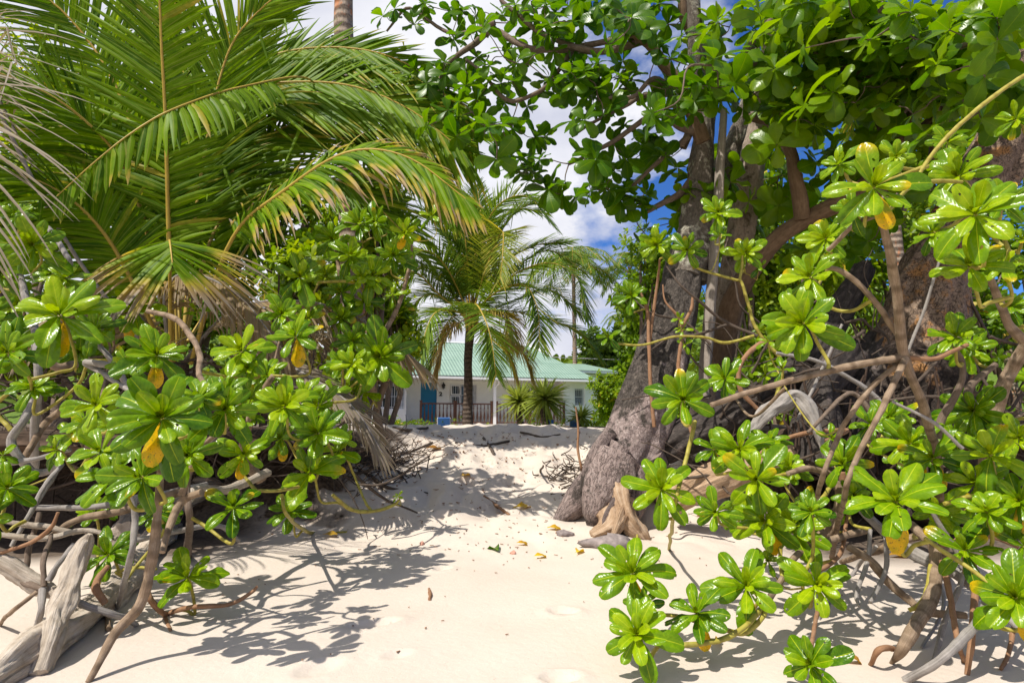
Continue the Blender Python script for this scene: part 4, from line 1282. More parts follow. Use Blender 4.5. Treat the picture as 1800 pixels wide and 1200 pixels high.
CAMUP = (0, -1, .15)
FL = [
    # upright frond with the orange rib
    (dict(pts=PF([(305, 640, 4.8), (297, 420, 4.6), (291, 210, 4.4), (283, 60, 4.2), (276, -150, 3.9)]), up=(0.1, -1, 0), n=60, Ln=.74, wid=.034, a0=72, a1=45, vee=-6, grav=.12, sides=(1.25, .72), t0=.25, tip=.1, rr=.022), 'frond', None),
    # the great arch to the right
    (dict(pts=PF([(310, 620, 5.2), (305, 360, 5.7), (345, 190, 5.9), (450, 150, 6.0), (600, 148, 6.0), (715, 190, 6.0), (810, 262, 6.0)]), up=(.1, -1, .35), n=140, Ln=1.12, wid=.044, a0=62, a1=26, vee=4, grav=.16, sides=(.68, 1.25), t0=.28, tip=.32, rr=.024), 'frond', None),
    # drooping short one in front
    (dict(pts=PF([(330, 600, 5.3), (455, 400, 6.3), (560, 220, 6.5), (545, 140, 5.9), (430, 152, 4.8), (315, 188, 4.05), (240, 228, 3.9), (170, 282, 3.8), (100, 345, 3.75)]), up=(0, -.9, .5), n=44, Ln=.44, wid=.042, a0=80, a1=30, vee=-25, grav=1.2, sides=(1.0, .3), t0=.66, tip=.25, rr=.016), 'frond', None),
    # lower arch with dry hanging tips
    (dict(pts=PF([(335, 640, 4.8), (405, 425, 4.5), (500, 335, 4.3), (610, 268, 4.15), (715, 276, 4.1), (822, 352, 4.1)]), up=(0, -.75, .6), n=66, Ln=.62, wid=.03, a0=72, a1=24, vee=0, grav=.55, sides=(.55, 1.15), t0=.34, tip=.8, ts0=.4, rr=.02), 'frond', 'arched frond with pale dry hanging tips'),
    (dict(pts=PF([(320, 620, 5.1), (350, 330, 5.5), (395, 110, 5.5), (455, 20, 5.4), (560, -60, 5.2)]), up=(.3, -1, .2), n=80, Ln=.95, wid=.03, a0=50, a1=25, vee=10, grav=.12, age=.06, t0=.3, rr=.02), 'frond', None),
    (dict(pts=PF([(300, 600, 4.9), (235, 330, 4.7), (140, 205, 4.3), (0, 130, 3.9), (-170, 110, 3.5)]), up=(0, -.8, .6), n=80, Ln=.8, wid=.032, a0=68, a1=35, vee=5, grav=.3, t0=.25, rr=.02), 'frond', None),
    (dict(pts=PF([(300, 600, 5.1), (230, 220, 5.2), (120, 30, 5.0), (-60, -90, 4.6)]), up=(0, -.9, .4), n=80, Ln=.85, wid=.032, a0=68, a1=35, vee=5, grav=.2, t0=.25, rr=.02), 'frond', None),
    (dict(pts=PF([(290, 620, 4.7), (190, 420, 4.4), (70, 320, 4.0), (-110, 300, 3.6)]), up=(0, -.7, .7), n=70, Ln=.75, wid=.032, a0=68, a1=35, vee=0, grav=.5, t0=.2, rr=.02), 'frond', None),
    (dict(pts=PF([(290, 620, 5.3), (170, 300, 5.6), (40, 180, 5.4), (-140, 140, 5.2)]), up=(0, -.7, .7), n=60, Ln=.85, wid=.034, a0=68, a1=35, grav=.4, t0=.2, rr=.02), 'frond', None),
    (dict(pts=PF([(312, 620, 5.3), (330, 330, 5.9), (400, 150, 6.2), (500, 92, 6.3), (640, 88, 6.3), (750, 135, 6.3), (835, 235, 6.3)]), up=(.1, -1, .4), n=125, Ln=1.05, wid=.046, a0=62, a1=26, vee=4, grav=.2, sides=(.6, 1.2), t0=.30, tip=.3, rr=.022), 'frond', None),
    (dict(pts=PF([(320, 620, 5.4), (380, 400, 6.0), (480, 300, 6.2), (620, 330, 6.2), (720, 420, 6.2)]), up=(0, -.8, .6), n=70, Ln=.95, wid=.034, a0=60, a1=30, grav=.3, t0=.25, rr=.02), 'frond', None),
    (dict(pts=PF([(322, 620, 5.4), (345, 430, 5.9), (440, 262, 6.1), (565, 212, 6.2), (705, 262, 6.2), (790, 350, 6.2)]), up=(.1, -1, .5), n=95, Ln=.95, wid=.042, a0=62, a1=26, vee=4, grav=.25, sides=(.75, 1.2), t0=.3, tip=.25, rr=.022), 'frond', None),
    # snapped frond whose last leaflets hang like a fan
    (dict(pts=PF([(300, 650, 4.5), (299, 520, 4.3), (298, 432, 4.1), (299, 428, 3.95), (303, 462, 3.85)]), up=(0, -.35, 1), n=26, Ln=.86, wid=.036, a0=88, a1=25, vee=-14, grav=.5, t0=.76, tip=.95, ts0=.25, age=.14, rr=.016), 'frond', 'snapped frond, its last leaflets hanging in a dry fan'),
    # dead ones hanging below
    (dict(pts=PF([(320, 640, 5.0), (410, 545, 4.9), (540, 530, 4.8), (650, 570, 4.7), (740, 640, 4.7)]), up=(0, -.3, 1), n=64, Ln=.6, wid=.024, a0=50, a1=20, vee=-20, grav=.8, t0=.15, age=.72, tip=.2, rr=.018), 'dead_frond', None),
    (dict(pts=PF([(330, 660, 5.0), (430, 610, 4.8), (540, 660, 4.5), (620, 715, 4.4), (672, 795, 4.4)]), up=(0, -.5, 1), n=60, Ln=.48, wid=.018, a0=38, a1=14, vee=-8, grav=.35, t0=.25, age=.95, rr=.016), 'dead_frond', None),
    (dict(pts=PF([(320, 660, 5.0), (440, 590, 5.2), (600, 590, 5.2), (690, 650, 5.2)]), up=(0, -.3, 1), n=60, Ln=.55, wid=.02, a0=50, a1=20, vee=-20, grav=1.0, t0=.15, age=.85, rr=.016), 'dead_frond', None),
    (dict(pts=PF([(290, 640, 4.8), (230, 540, 4.7), (120, 540, 4.5), (10, 610, 4.3)]), up=(0, -.3, 1), n=60, Ln=.6, wid=.024, a0=60, a1=20, vee=-20, grav=1.1, t0=.15, age=.8, rr=.018), 'dead_frond', None),
    (dict(pts=PF([(300, 640, 4.7), (290, 520, 4.6), (330, 480, 4.5), (420, 520, 4.4), (500, 620, 4.4)]), up=(0, -.3, 1), n=56, Ln=.5, wid=.022, a0=60, a1=20, vee=-20, grav=1.1, t0=.2, age=.75, rr=.016), 'dead_frond', None),
    (dict(pts=PF([(280, 640, 4.8), (120, 430, 4.2), (-40, 120, 3.5), (-90, 60, 3.2), (-60, 180, 3.0), (-50, 330, 2.95), (-60, 480, 2.95)]), up=(.2, -1, .1), n=34, Ln=.80, wid=.015, a0=56, a1=34, vee=12, grav=.36, sides=(1.15, .6), t0=.5, age=.93, rr=.016), 'dead_frond', None),
    (dict(pts=PF([(280, 640, 5.0), (90, 350, 4.6), (-60, 60, 4.0), (-60, 130, 3.6), (-30, 260, 3.5)]), up=(.2, -1, .1), n=36, Ln=.75, wid=.015, a0=52, a1=34, vee=5, grav=.4, sides=(1.1, .6), t0=.5, age=.85, rr=.016), 'dead_frond', None)]
for kw, nm, lb in FL:
    frond(lp, kw.pop('pts'), 'frond', nm, lb, **kw)
mb = MB()
tube(mb, [b - V((0, 0, .2)), b + V((0, 0, .15)), hubL], [.2, .22, .12], 12, 4, .1)
part('trunk', mb, M['palm_dark'], lp)

# ================================================================== RIGHT TREES
def limb(spec, mat, parent, name='branch', sides=10, lump=.06, sub=6, wig=0.0, label=None, flat=1.0, ridge=None):
    if ridge is None: ridge = .035 if spec[0][3] > 15 else 0.0
    if ridge: sides, sub = sides * 3, sub * 2
    mb = MB()
    c = tube(mb, [P(x, y, d) for x, y, d, r in spec], [r * d / 1000 for x, y, d, r in spec], sides, sub, lump, wig=wig, flat=flat, ridge=ridge)
    part(name, mb, M[mat], parent, label)
    return c


base = G(1068, 892)
tA = thing('sea_almond_tree', 'big leaning broad-leaved tree, dark scorched trunk flaring onto the sand right of the path', 'tree', base)
DA = base.y
SK = []
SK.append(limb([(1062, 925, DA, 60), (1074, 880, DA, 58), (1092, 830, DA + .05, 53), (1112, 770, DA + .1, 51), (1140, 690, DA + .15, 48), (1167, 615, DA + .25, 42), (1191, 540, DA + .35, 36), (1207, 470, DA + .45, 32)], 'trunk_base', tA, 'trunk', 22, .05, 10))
SK.append(limb([(1203, 490, DA + .43, 37), (1222, 410, DA + .5, 31), (1232, 330, DA + .5, 25), (1236, 255, DA + .45, 20), (1238, 190, DA + .4, 17), (1225, 90, DA + .2, 14), (1215, -60, DA, 10)], 'trunk_lichen', tA, 'trunk', 14, .06, 8))
# roots
for sp_ in ([(1085, 800, DA - .05, 44), (1052, 845, DA - .15, 36), (1018, 880, DA - .22, 26), (985, 912, DA - .28, 12), (970, 925, DA - .3, 3)],
            [(1082, 810, DA - .2, 44), (1060, 860, DA - .32, 38), (1046, 900, DA - .38, 26), (1038, 925, DA - .4, 8)],
            [(1110, 830, DA - .2, 36), (1106, 880, DA - .32, 27), (1098, 930, DA - .36, 10)],
            [(1072, 760, DA - .12, 12), (1046, 800, DA - .26, 13), (1034, 835, DA - .3, 11), (1024, 865, DA - .34, 4)],
            [(1135, 800, DA + .0, 36), (1165, 860, DA + .05, 26), (1200, 905, DA + .1, 8)]):
    limb(sp_, 'root', tA, 'root', 10, .05, 6, ridge=.03)
limb([(1105, 800, DA - .35, 5), (1112, 850, DA - .45, 6), (1080, 880, DA - .5, 6), (1060, 920, DA - .55, 5), (1050, 945, DA - .6, 4)], 'root', tA, 'root', 7, .08, 6)
limb([(1108, 820, DA - .35, 8), (1110, 870, DA - .4, 9), (1122, 905, DA - .4, 7)], 'root', tA, 'root', 7, .08, 6)
for sp_ in ([(1090, 850, DA - .3, 20), (1100, 900, DA - .5, 18), (1128, 940, DA - .55, 11), (1145, 955, DA - .55, 3)],
            [(1075, 890, DA - .45, 16), (1070, 920, DA - .55, 15), (1040, 940, DA - .6, 6)],
            [(1100, 880, DA - .4, 12), (1085, 920, DA - .6, 12), (1075, 945, DA - .65, 5)]):
    limb(sp_, 'split_wood', tA, 'root', 9, .2, 6, ridge=.1, label='split pale orange root')
# branches of the canopy
BR = [
    ([(1236, 250, 5.4, 15), (1205, 170, 5.3, 13), (1165, 110, 5.2, 11), (1120, 60, 5.1, 9), (1060, 10, 5.0, 6)], 'trunk_brown'),
    ([(1222, 232, 5.4, 9), (1190, 220, 5.3, 7), (1150, 200, 5.2, 6), (1100, 235, 5.2, 5), (1040, 270, 5.2, 4), (1000, 288, 5.2, 3)], 'twig'),
    ([(1180, 165, 5.3, 6), (1130, 170, 5.2, 5), (1100, 185, 5.1, 4), (1060, 205, 5.1, 3), (1005, 240, 5.2, 3)], 'twig'),
    ([(1190, 160, 5.3, 7), (1150, 140, 5.1, 5), (1110, 170, 5.0, 4), (1070, 172, 5.0, 3)], 'twig'),
    ([(1140, 70, 5.2, 8), (1060, 90, 5.2, 7), (1000, 80, 5.3, 6), (940, 50, 5.4, 5), (880, 0, 5.5, 4)], 'twig'),
    ([(1120, 60, 5.1, 6), (1010, 85, 5.4, 6), (930, 85, 5.6, 6), (870, 55, 5.8, 6), (830, 80, 5.9, 6), (790, 110, 6.0, 4), (770, 145, 6.0, 3)], 'twig'),
    ([(1010, 85, 5.4, 5), (960, 150, 5.5, 4), (900, 180, 5.6, 4), (850, 130, 5.7, 3), (820, 105, 5.8, 3)], 'twig'),
    ([(870, 40, 5.8, 5), (800, 60, 6, 4), (750, 35, 6.1, 3), (715, 15, 6.1, 3), (680, 55, 6.1, 2)], 'twig'),
    ([(1210, 240, 5.4, 6), (1140, 300, 5.5, 4), (1090, 340, 5.6, 3), (1040, 330, 5.6, 2)], 'twig'),
    ([(1238, 190, 5.4, 12), (1290, 120, 5.2, 10), (1340, 60, 5.0, 8), (1390, -10, 4.8, 6)], 'twig'),
    ([(1290, 120, 5.2, 9), (1400, 85, 4.9, 8), (1490, 60, 4.5, 7), (1560, 10, 4.2, 5)], 'twig'),
    ([(1234, 300, 5.5, 9), (1180, 350, 5.6, 6), (1120, 380, 5.7, 4)], 'twig'),
    ([(1400, 85, 4.9, 8), (1520, 130, 4.5, 7), (1620, 110, 4.0, 6), (1740, 60, 3.5, 5)], 'twig')]
for s_, m_ in BR:
    SK.append(limb(s_, m_, tA, 'branch', 8, .05, 5, wig=.012))

tB = thing('sea_almond_tree', 'broad-leaved tree with pale mottled trunk just right of the grey post', 'tree', P(1240, 742, 6.2) * 1.0)
bB = ORG[tB.name]
SK.append(limb([(1240, 752, 6.2, 28), (1262, 620, 6.2, 25), (1290, 480, 6.1, 24), (1308, 380, 6.0, 23), (1322, 290, 5.9, 22), (1337, 210, 5.8, 20), (1350, 130, 5.6, 18), (1358, 40, 5.4, 13), (1360, -60, 5.2, 9)], 'trunk_pale', tB, 'trunk', 16, .04, 8))
SK.append(limb([(1205, 520, 6.3, 22), (1235, 400, 6.3, 22), (1270, 310, 6.2, 20), (1300, 230, 6.1, 17), (1320, 150, 6, 12), (1330, 60, 5.9, 8)], 'trunk_lichen', tB, 'trunk', 12, .06, 8))
BR2 = [
    ([(1262, 660, 5.9, 20), (1280, 560, 5.8, 19), (1310, 490, 5.6, 18), (1360, 425, 5.4, 16), (1420, 385, 5.2, 14), (1480, 355, 5.0, 14), (1560, 330, 4.9, 9)], 'trunk_brown'),
    ([(1410, 385, 5.2, 14), (1400, 310, 5.1, 12), (1375, 240, 5.1, 11), (1350, 212, 5.3, 10), (1310, 205, 5.5, 7)], 'trunk_brown'),
    ([(1375, 235, 5.1, 9), (1395, 180, 5.0, 8), (1440, 110, 4.9, 7), (1470, 60, 4.7, 6)], 'twig'),
    ([(1480, 355, 5, 10), (1570, 270, 4.9, 12), (1610, 190, 4.8, 12), (1640, 110, 4.6, 10), (1670, 40, 4.4, 7)], 'trunk_brown'),
    ([(1570, 270, 4.9, 9), (1650, 200, 4.8, 9), (1720, 110, 4.6, 8), (1790, 50, 4.4, 6)], 'trunk_brown'),
    ([(1640, 280, 4.9, 8), (1645, 215, 4.8, 9), (1635, 110, 4.7, 8)], 'trunk_brown'),
    ([(1500, 290, 5, 6), (1550, 250, 5, 7), (1530, 180, 5, 6), (1490, 160, 5.0, 4)], 'twig'),
    ([(1390, 150, 5.4, 6), (1450, 85, 5.2, 6), (1480, 70, 5.1, 5)], 'twig'),
    ([(1490, 130, 4.8, 7), (1560, 120, 4.6, 6), (1640, 100, 4.4, 5), (1700, 105, 4.2, 4)], 'trunk_brown'),
    ([(1550, 250, 4.9, 6), (1620, 165, 4.7, 5), (1680, 190, 4.5, 4), (1740, 220, 4.4, 3)], 'twig'),
    ([(1200, 260, 6, 8), (1250, 130, 5.8, 10), (1205, 40, 5.6, 9), (1200, -20, 5.5, 8)], 'trunk_brown')]
for s_, m_ in BR2:
    SK.append(limb(s_, m_, tB, 'branch', 10, .05, 5, wig=.01))

tD = thing('takamaka_tree', 'thick flaking ochre trunk leaning to the right edge behind the branches', 'tree', P(1590, 742, 4.9))
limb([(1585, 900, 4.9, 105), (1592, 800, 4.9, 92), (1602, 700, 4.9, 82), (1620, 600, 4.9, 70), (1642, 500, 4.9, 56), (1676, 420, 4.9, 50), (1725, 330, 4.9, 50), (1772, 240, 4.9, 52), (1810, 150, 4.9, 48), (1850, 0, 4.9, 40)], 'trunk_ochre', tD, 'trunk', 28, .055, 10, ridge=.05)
limb([(1500, 870, 4.75, 40), (1490, 780, 4.8, 42), (1500, 690, 4.9, 36), (1560, 600, 4.95, 30)], 'trunk_dark', tD, 'root', 14, .1, 6)
limb([(1425, 820, 4.4, 34), (1440, 740, 4.5, 36), (1445, 680, 4.6, 30), (1490, 620, 4.8, 30)], 'trunk_dark', tD, 'root', 14, .12, 6)
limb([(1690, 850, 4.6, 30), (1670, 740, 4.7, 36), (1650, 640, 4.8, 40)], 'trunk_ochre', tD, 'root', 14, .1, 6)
for k in range(46):                                     # fibrous hanging roots along the dark hollow
    x = random.uniform(1390, 1720); y = random.uniform(640, 800); d = random.uniform(4.25, 4.7)
    limb([(x, y, d, 2), (x + random.gauss(0, 10), y + 40, d - .03, 2.2), (x + random.gauss(0, 16), y + random.uniform(70, 150), d - .06, 1.4)], 'black_twig', tD, 'root', 5, .05, 4, wig=.02)

mb = MB()
pp = [P(x, y, d) for x, y, d in ((1236, 700, 5.35), (1243, 600, 5.35), (1253, 480, 5.35), (1263, 340, 5.35), (1272, 195, 5.35))]
tube(mb, pp, [.088, .088, .082, .074, .058], 30, 12, .035, flat=.55, ridge=.02)
solo('wooden_post', mb, M['post_wood'], P(1236, 742, 5.35), 'tall weathered grey wooden post leaning between the dark and the pale trunks', 'post')

# leaves of the canopy: clumps round the branch ends, each on its own twig
BL = [(720, 18, 45, 25, 6.1, 7), (735, 60, 25, 20, 6, 2), (820, 40, 60, 40, 5.9, 17), (800, 110, 45, 40, 6, 10), (790, 210, 35, 45, 6, 8), (745, 150, 30, 40, 6.2, 4), (800, 170, 20, 25, 6, 3),
      (890, 150, 70, 50, 5.6, 18), (930, 70, 70, 50, 5.5, 19), (990, 140, 60, 50, 5.3, 18), (865, 215, 45, 30, 5.5, 9), (930, 225, 50, 35, 5.4, 9), (930, 285, 55, 25, 5.3, 12), (965, 335, 22, 22, 5.3, 5),
      (1010, 30, 90, 40, 5.2, 24), (1060, 130, 80, 60, 5.1, 26), (1030, 200, 60, 35, 5.2, 10), (1080, 290, 65, 50, 5.5, 17), (1110, 350, 60, 35, 5.6, 16), (1150, 250, 50, 50, 5.5, 13), (1170, 390, 50, 35, 5.7, 9),
      (1130, 40, 90, 50, 5.0, 28), (1180, 140, 60, 60, 5.0, 20), (1210, 320, 50, 60, 5.8, 12), (1290, 90, 90, 80, 4.8, 32), (1260, 170, 70, 40, 4.7, 16), (1330, 200, 60, 40, 4.9, 14),
      (1400, 60, 110, 60, 4.6, 34), (1400, 170, 80, 60, 4.6, 22), (1530, 50, 110, 60, 4.2, 34), (1540, 160, 110, 60, 4.5, 26), (1650, 60, 110, 60, 4.1, 32), (1670, 150, 90, 50, 4.2, 20),
      (1750, 50, 60, 50, 3.4, 12), (1750, 150, 60, 50, 3.9, 12), (1450, 260, 90, 60, 5.4, 16), (1550, 300, 100, 70, 5.6, 16), (1350, 330, 70, 70, 6.2, 14), (1480, 400, 80, 60, 6, 14), (1680, 280, 80, 60, 5.5, 12), (1390, 440, 60, 50, 6.6, 8)]
pool = [np.concatenate(SK)]
cl = []
for (x, y, rx, ry, d, n) in BL:
    for k in range(int(n * (.66 if x < 1120 else .62 if x < 1350 else 1.1))):
        cl.append(P(x + random.gauss(0, .55) * rx, y + random.gauss(0, .55) * ry, d + random.gauss(0, .38)))
nodes = np.concatenate(pool)
dist = [float(np.min(np.linalg.norm(nodes - np.array(c)[None], axis=1))) for c in cl]
crA, crB = MB(), MB()
for i in np.argsort(dist):
    c = cl[i]
    dv = np.linalg.norm(nodes - np.array(c)[None], axis=1)
    a = V(nodes[int(np.argmin(dv))])
    l = (c - a).length
    m1 = a.lerp(c, .35) + rdir(-.2) * l * .13; m2 = a.lerp(c, .75) + rdir(-.5) * l * .10
    right = c.x > 1.75
    r0 = min(.013, .005 + .006 * l)
    q = tube(crB if right else crA, [a, m1, m2, c], [r0, r0 * .8, r0 * .6, .0035], 5, 4, .03, mi=1)
    nodes = np.concatenate([nodes, q[3:]])
    ax = (c - m2).normalized() * .8 + V((0, -.25, .7)) + rdir() * .45
    put_cluster(crB if right else crA, T_CANOPY, c, ax, random.uniform(.17, .25) * (1.2 if c.x > 2 and random.random() < .5 else 1))
part('crown', crA, [M['tree_leaf'], M['twig']], tA)
part('crown', crB, [M['tree_leaf'], M['twig']], tB)

# ================================================================== GLOSSY SHRUBS
def rosette_mesh(n):
    mb = MB()
    for k in range(n):
        f = (k + .5) / n
        a = k * 2.39996 + random.uniform(-.3, .3)
        th = 0.28 + 1.42 * f ** .8 + random.uniform(-.2, .2)
        l = (0.46 + 0.54 * f ** .7) * random.uniform(.8, 1.12)
        d = V((math.sin(th) * math.cos(a), math.sin(th) * math.sin(a), math.cos(th)))
        up = V((-math.cos(a) * math.cos(th), -math.sin(a) * math.cos(th), math.sin(th))) + rdir() * .28
        old = random.random() < .09 * f
        st = sum(len(q) for q in mb.v)
        leaf(mb, d * .04, d, up, l, l * random.uniform(.37, .49), bend=random.uniform(.05, .95), cup=random.uniform(.2, .85), roll=random.uniform(.25, .95),
             age=np.repeat(sstep(.62, 1.05, TS[11]) * .8, 7) if old else 0.0, wave=random.uniform(.04, .17), nt_=11, nv=7)
        mb.uv[-1][:, 2] = np.clip(.95 - .75 * f + random.uniform(-.2, .2), 0, 1)      # young inner leaves are paler
    for k in range(5):                              # closed bud in the middle
        a = k * 1.3
        d = V((math.cos(a) * .3, math.sin(a) * .3, 1))
        leaf(mb, (0, 0, 0), d, V((-math.cos(a), -math.sin(a), .2)), random.uniform(.16, .34), .1, .1, .5, .1, 6, 3, age=.12)
    return mb.mesh('leaf_rosette', M['shrub_leaf'])


ROS = [rosette_mesh(n) for n in (12, 13, 14, 15, 16, 17, 14, 11, 18, 10, 13, 15)]
ROS_S = [rosette_mesh(n) for n in (6, 7, 5)]


def shrub(label, roots, ros, branches=(), group='glossy beach shrubs'):
    """roots: ground pixels; ros: (px, py, diameter px, depth[, yellow leaves]); branches: traced limbs"""
    r0 = roots[0]
    base = G(r0[0], r0[1]) if len(r0) == 2 else V((P(*r0).x, r0[2], Hf(P(*r0).x, r0[2])))
    t = thing('beach_shrub', label, 'shrub', base, group)
    nd = []
    for r in roots:
        q = G(r[0], r[1]) if len(r) == 2 else V((P(*r).x, r[2], Hf(P(*r).x, r[2])))
        nd.append(np.array(q)[None])
    for spec, mat in branches:
        pts = []
        sk = .68 if mat == 'stem' else .85
        for s in spec:
            s = (*s[:3], s[3] * sk)
            if s[2] is None:
                q = G(s[0], s[1], 0.0); pts.append((q, s[3] * q.y / 1000))
            else:
                q = P(s[0], s[1], s[2]); pts.append((q, s[3] * s[2] / 1000))
        mb = MB()
        c = tube(mb, [p for p, _ in pts], [r for _, r in pts], 9, 7, .06, wig=.006)
        part('branch', mb, M[mat], t)
        nd.append(c)
    nodes = np.concatenate(nd)
    if len(ros) > 9 and 'sparse' not in label:                               # shaded rosettes deeper inside the same shrub
        ros = list(ros) + [(r_[0] + random.gauss(0, 55), min(r_[1] + random.gauss(15, 45), 900), random.uniform(64, 100), r_[3] + random.uniform(.2, .7)) for r_ in random.sample(list(ros), 7) if r_[0] < 640 or r_[0] > 1200]
    ps = []
    for s in ros:
        p = P(s[0], s[1], s[3])
        g = Hf(p.x, p.y)
        if p.z < g + .05: p.z = g + .05
        ps.append((p, s))
    ps.sort(key=lambda q: float(np.min(np.linalg.norm(nodes - np.array(q[0])[None], axis=1))))
    for p, s in ps:
        rad = s[2] * s[3] / 1000 * .5 * (1.12 if s[2] < 150 else .98)
        tocam = (V((0, 0, EYE)) - p).normalized()
        ax = (tocam * .72 + SUN * .52 + rdir() * .36).normalized()
        if len(s) > 5: ax = (V(s[5]) + rdir() * .1).normalized()
        o = bpy.data.objects.new('leaf_rosette', random.choice(ROS if s[2] > 62 else ROS_S))
        COL.objects.link(o); o.parent = t
        o.location = p - base
        o.rotation_mode = 'QUATERNION'
        q = V((0, 0, 1)).rotation_difference(ax) @ Quaternion((0, 0, 1), random.uniform(0, 6.28))
        o.rotation_quaternion = q
        o.scale = (rad, rad, rad)
        for k in range(s[4] if len(s) > 4 and random.random() < .62 else 0):
            mb = MB()
            dn = q.inverted() @ (V((random.uniform(-.35, .35), -.25, -1)).normalized())
            leaf(mb, (0, 0, -.08), dn, q.inverted() @ V((0, -1, .25)), random.uniform(.75, .9), .4, .3, .25, .3, age=1.0)
            y = bpy.data.objects.new('leaf', mb.mesh('leaf', M['shrub_leaf']))
            COL.objects.link(y); y.parent = o; y['label'] = 'yellow dying leaf'
        back = p - ax * rad * .9 + V((0, 0, -rad * .35))
        dv = np.linalg.norm(nodes - np.array(back)[None], axis=1) + 0.6 * np.maximum(0, nodes[:, 2] - back.z)
        a = V(nodes[int(np.argmin(dv))])
        l = (back - a).length
        m1 = a.lerp(back, .45) + rdir() * l * .16 + V((0, .05 * l, -.10 * l))
        mb = MB()
        rs = .0072 if s[2] > 62 else .0035
        c = tube(mb, [a, m1, back, p - ax * rad * .4, p], [rs * 1.25, rs * 1.1, rs, rs * .95, rs * .9], 8, 6, .05)
        part('stem', mb, M['stem'] if l < .5 else M['wood_stem'], t)
        nodes = np.concatenate([nodes, c[::3]])
    return t


# ---- left side
shrub('glossy green shrub filling the left edge above the dark hollow', [(20, 900, 3.3), (60, 900, 3.6)],
      [(58, 430, 120, 3.2), (105, 555, 190, 2.7, 1), (15, 620, 130, 2.6), (0, 480, 90, 3.3, 1), (235, 545, 105, 3.8, 1), (30, 380, 80, 3.6), (345, 548, 50, 4.0), (-30, 560, 120, 3.0), (140, 620, 80, 3.6), (95, 480, 70, 3.7)],
      [([(60, 830, 3.4, 8), (62, 720, 3.2, 8), (70, 640, 3.1, 8), (45, 520, 3.3, 7), (25, 450, 3.4, 6)], 'grey_wood'), ([(62, 700, 3.2, 9), (42, 740, 3.1, 8), (20, 770, 3.1, 8), (30, 800, 3.1, 8), (55, 828, 3.15, 8), (80, 830, 3.2, 7), (110, 815, 3.2, 5)], 'grey_wood'),
       ([(135, 640, 3.5, 9), (90, 640, 3.4, 8), (50, 560, 3.4, 6)], 'wood_stem'), ([(85, 400, 3.6, 5), (112, 440, 3.5, 5.5), (126, 462, 3.5, 5), (118, 482, 3.6, 4), (140, 560, 3.6, 5), (200, 640, 3.6, 6), (235, 700, 3.6, 7)], 'grey_wood'),
       ([(40, 810, 3.2, 6), (80, 745, 3.3, 7), (112, 718, 3.3, 6)], 'wood_stem'), ([(15, 690, 3.2, 5), (-10, 720, 3.2, 5), (20, 755, 3.2, 6)], 'stem')])
shrub('broad glossy shrub with the largest rosette, middle of the left side', [(250, 1060), (200, 1000)],
      [(285, 735, 205, 2.00, 1), (170, 712, 120, 2.38), (178, 795, 120, 2.21), (250, 838, 140, 2.12, 0), (200, 838, 150, 2.17), (275, 625, 125, 2.55, 1), (350, 700, 90, 2.21), (395, 720, 120, 2.29), (330, 800, 100, 2.38), (225, 640, 80, 2.80), (400, 690, 70, 2.46), (100, 790, 70, 2.72), (150, 745, 80, 2.55)],
      [([(155, 1200, None, 6), (205, 1110, 2.25, 9), (248, 1060, 2.29, 10), (262, 1000, 2.29, 10), (275, 940, 2.29, 9), (281, 880, 2.29, 8), (282, 820, 2.29, 7), (286, 770, 2.17, 6)], 'wood_stem'),
       ([(205, 1070, None, 5), (228, 990, 2.46, 6), (237, 915, 2.46, 6), (230, 870, 2.46, 5), (225, 840, 2.38, 4)], 'grey_wood'),
       ([(355, 865, 2.55, 8), (320, 880, 2.55, 8), (300, 920, 2.46, 7), (285, 970, 2.38, 6)], 'wood_stem'),
       ([(320, 870, 2.55, 8), (330, 830, 2.55, 6), (355, 790, 2.55, 5), (395, 750, 2.46, 5)], 'wood_stem'),
       ([(260, 547, 3.15, 5), (310, 560, 3.06, 6), (337, 592, 2.98, 6), (352, 625, 2.89, 6), (350, 655, 2.80, 6), (362, 690, 2.72, 5), (345, 760, 2.55, 5), (318, 830, 2.46, 5)], 'wood_stem'),
       ([(235, 650, 2.89, 6), (175, 640, 2.89, 7), (155, 640, 2.98, 6), (235, 690, 2.72, 5)], 'grey_wood')])
shrub('glossy shrub whose rosettes reach right over the sand path on the left', [(470, 840, 4.3), (330, 975)],
      [(425, 618, 125, 3.04), (520, 592, 115, 3.23, 1), (500, 715, 115, 2.94, 2), (560, 762, 110, 3.23), (545, 832, 125, 3.23), (410, 893, 115, 2.61), (428, 798, 85, 2.85, 1), (600, 770, 60, 3.52), (560, 715, 85, 3.42), (470, 660, 80, 3.42), (440, 700, 80, 3.13), (585, 690, 60, 3.70), (620, 640, 80, 3.99), (495, 770, 80, 3.32, 1), (700, 872, 26, 3.70)],
      [([(330, 980, None, 7), (332, 920, 2.80, 7), (331, 850, 2.85, 6), (350, 800, 2.94, 6), (400, 750, 3.04, 5)], 'twig'),
       ([(420, 950, 3.23, 4), (385, 925, 3.04, 5), (310, 935, 2.85, 5), (235, 950, 2.75, 5)], 'grey_wood'),
       ([(450, 862, 2.85, 4), (490, 863, 2.94, 4.5), (525, 855, 3.13, 4)], 'stem'), ([(495, 868, 3.04, 4), (508, 910, 3.13, 4.5), (550, 937, None, 4), (610, 935, None, 3)], 'stem'),
       ([(585, 870, 3.23, 4.5), (615, 893, 3.42, 5), (655, 898, 3.61, 4.5), (690, 888, 3.70, 4), (702, 878, 3.70, 3)], 'stem'),
       ([(460, 845, 3.80, 10), (430, 800, 3.70, 10), (440, 730, 3.42, 8), (480, 660, 3.32, 6)], 'wood_stem'),
       ([(470, 830, 3.80, 9), (400, 860, 3.32, 9), (350, 858, 3.04, 9), (330, 880, 2.85, 8)], 'drift')])
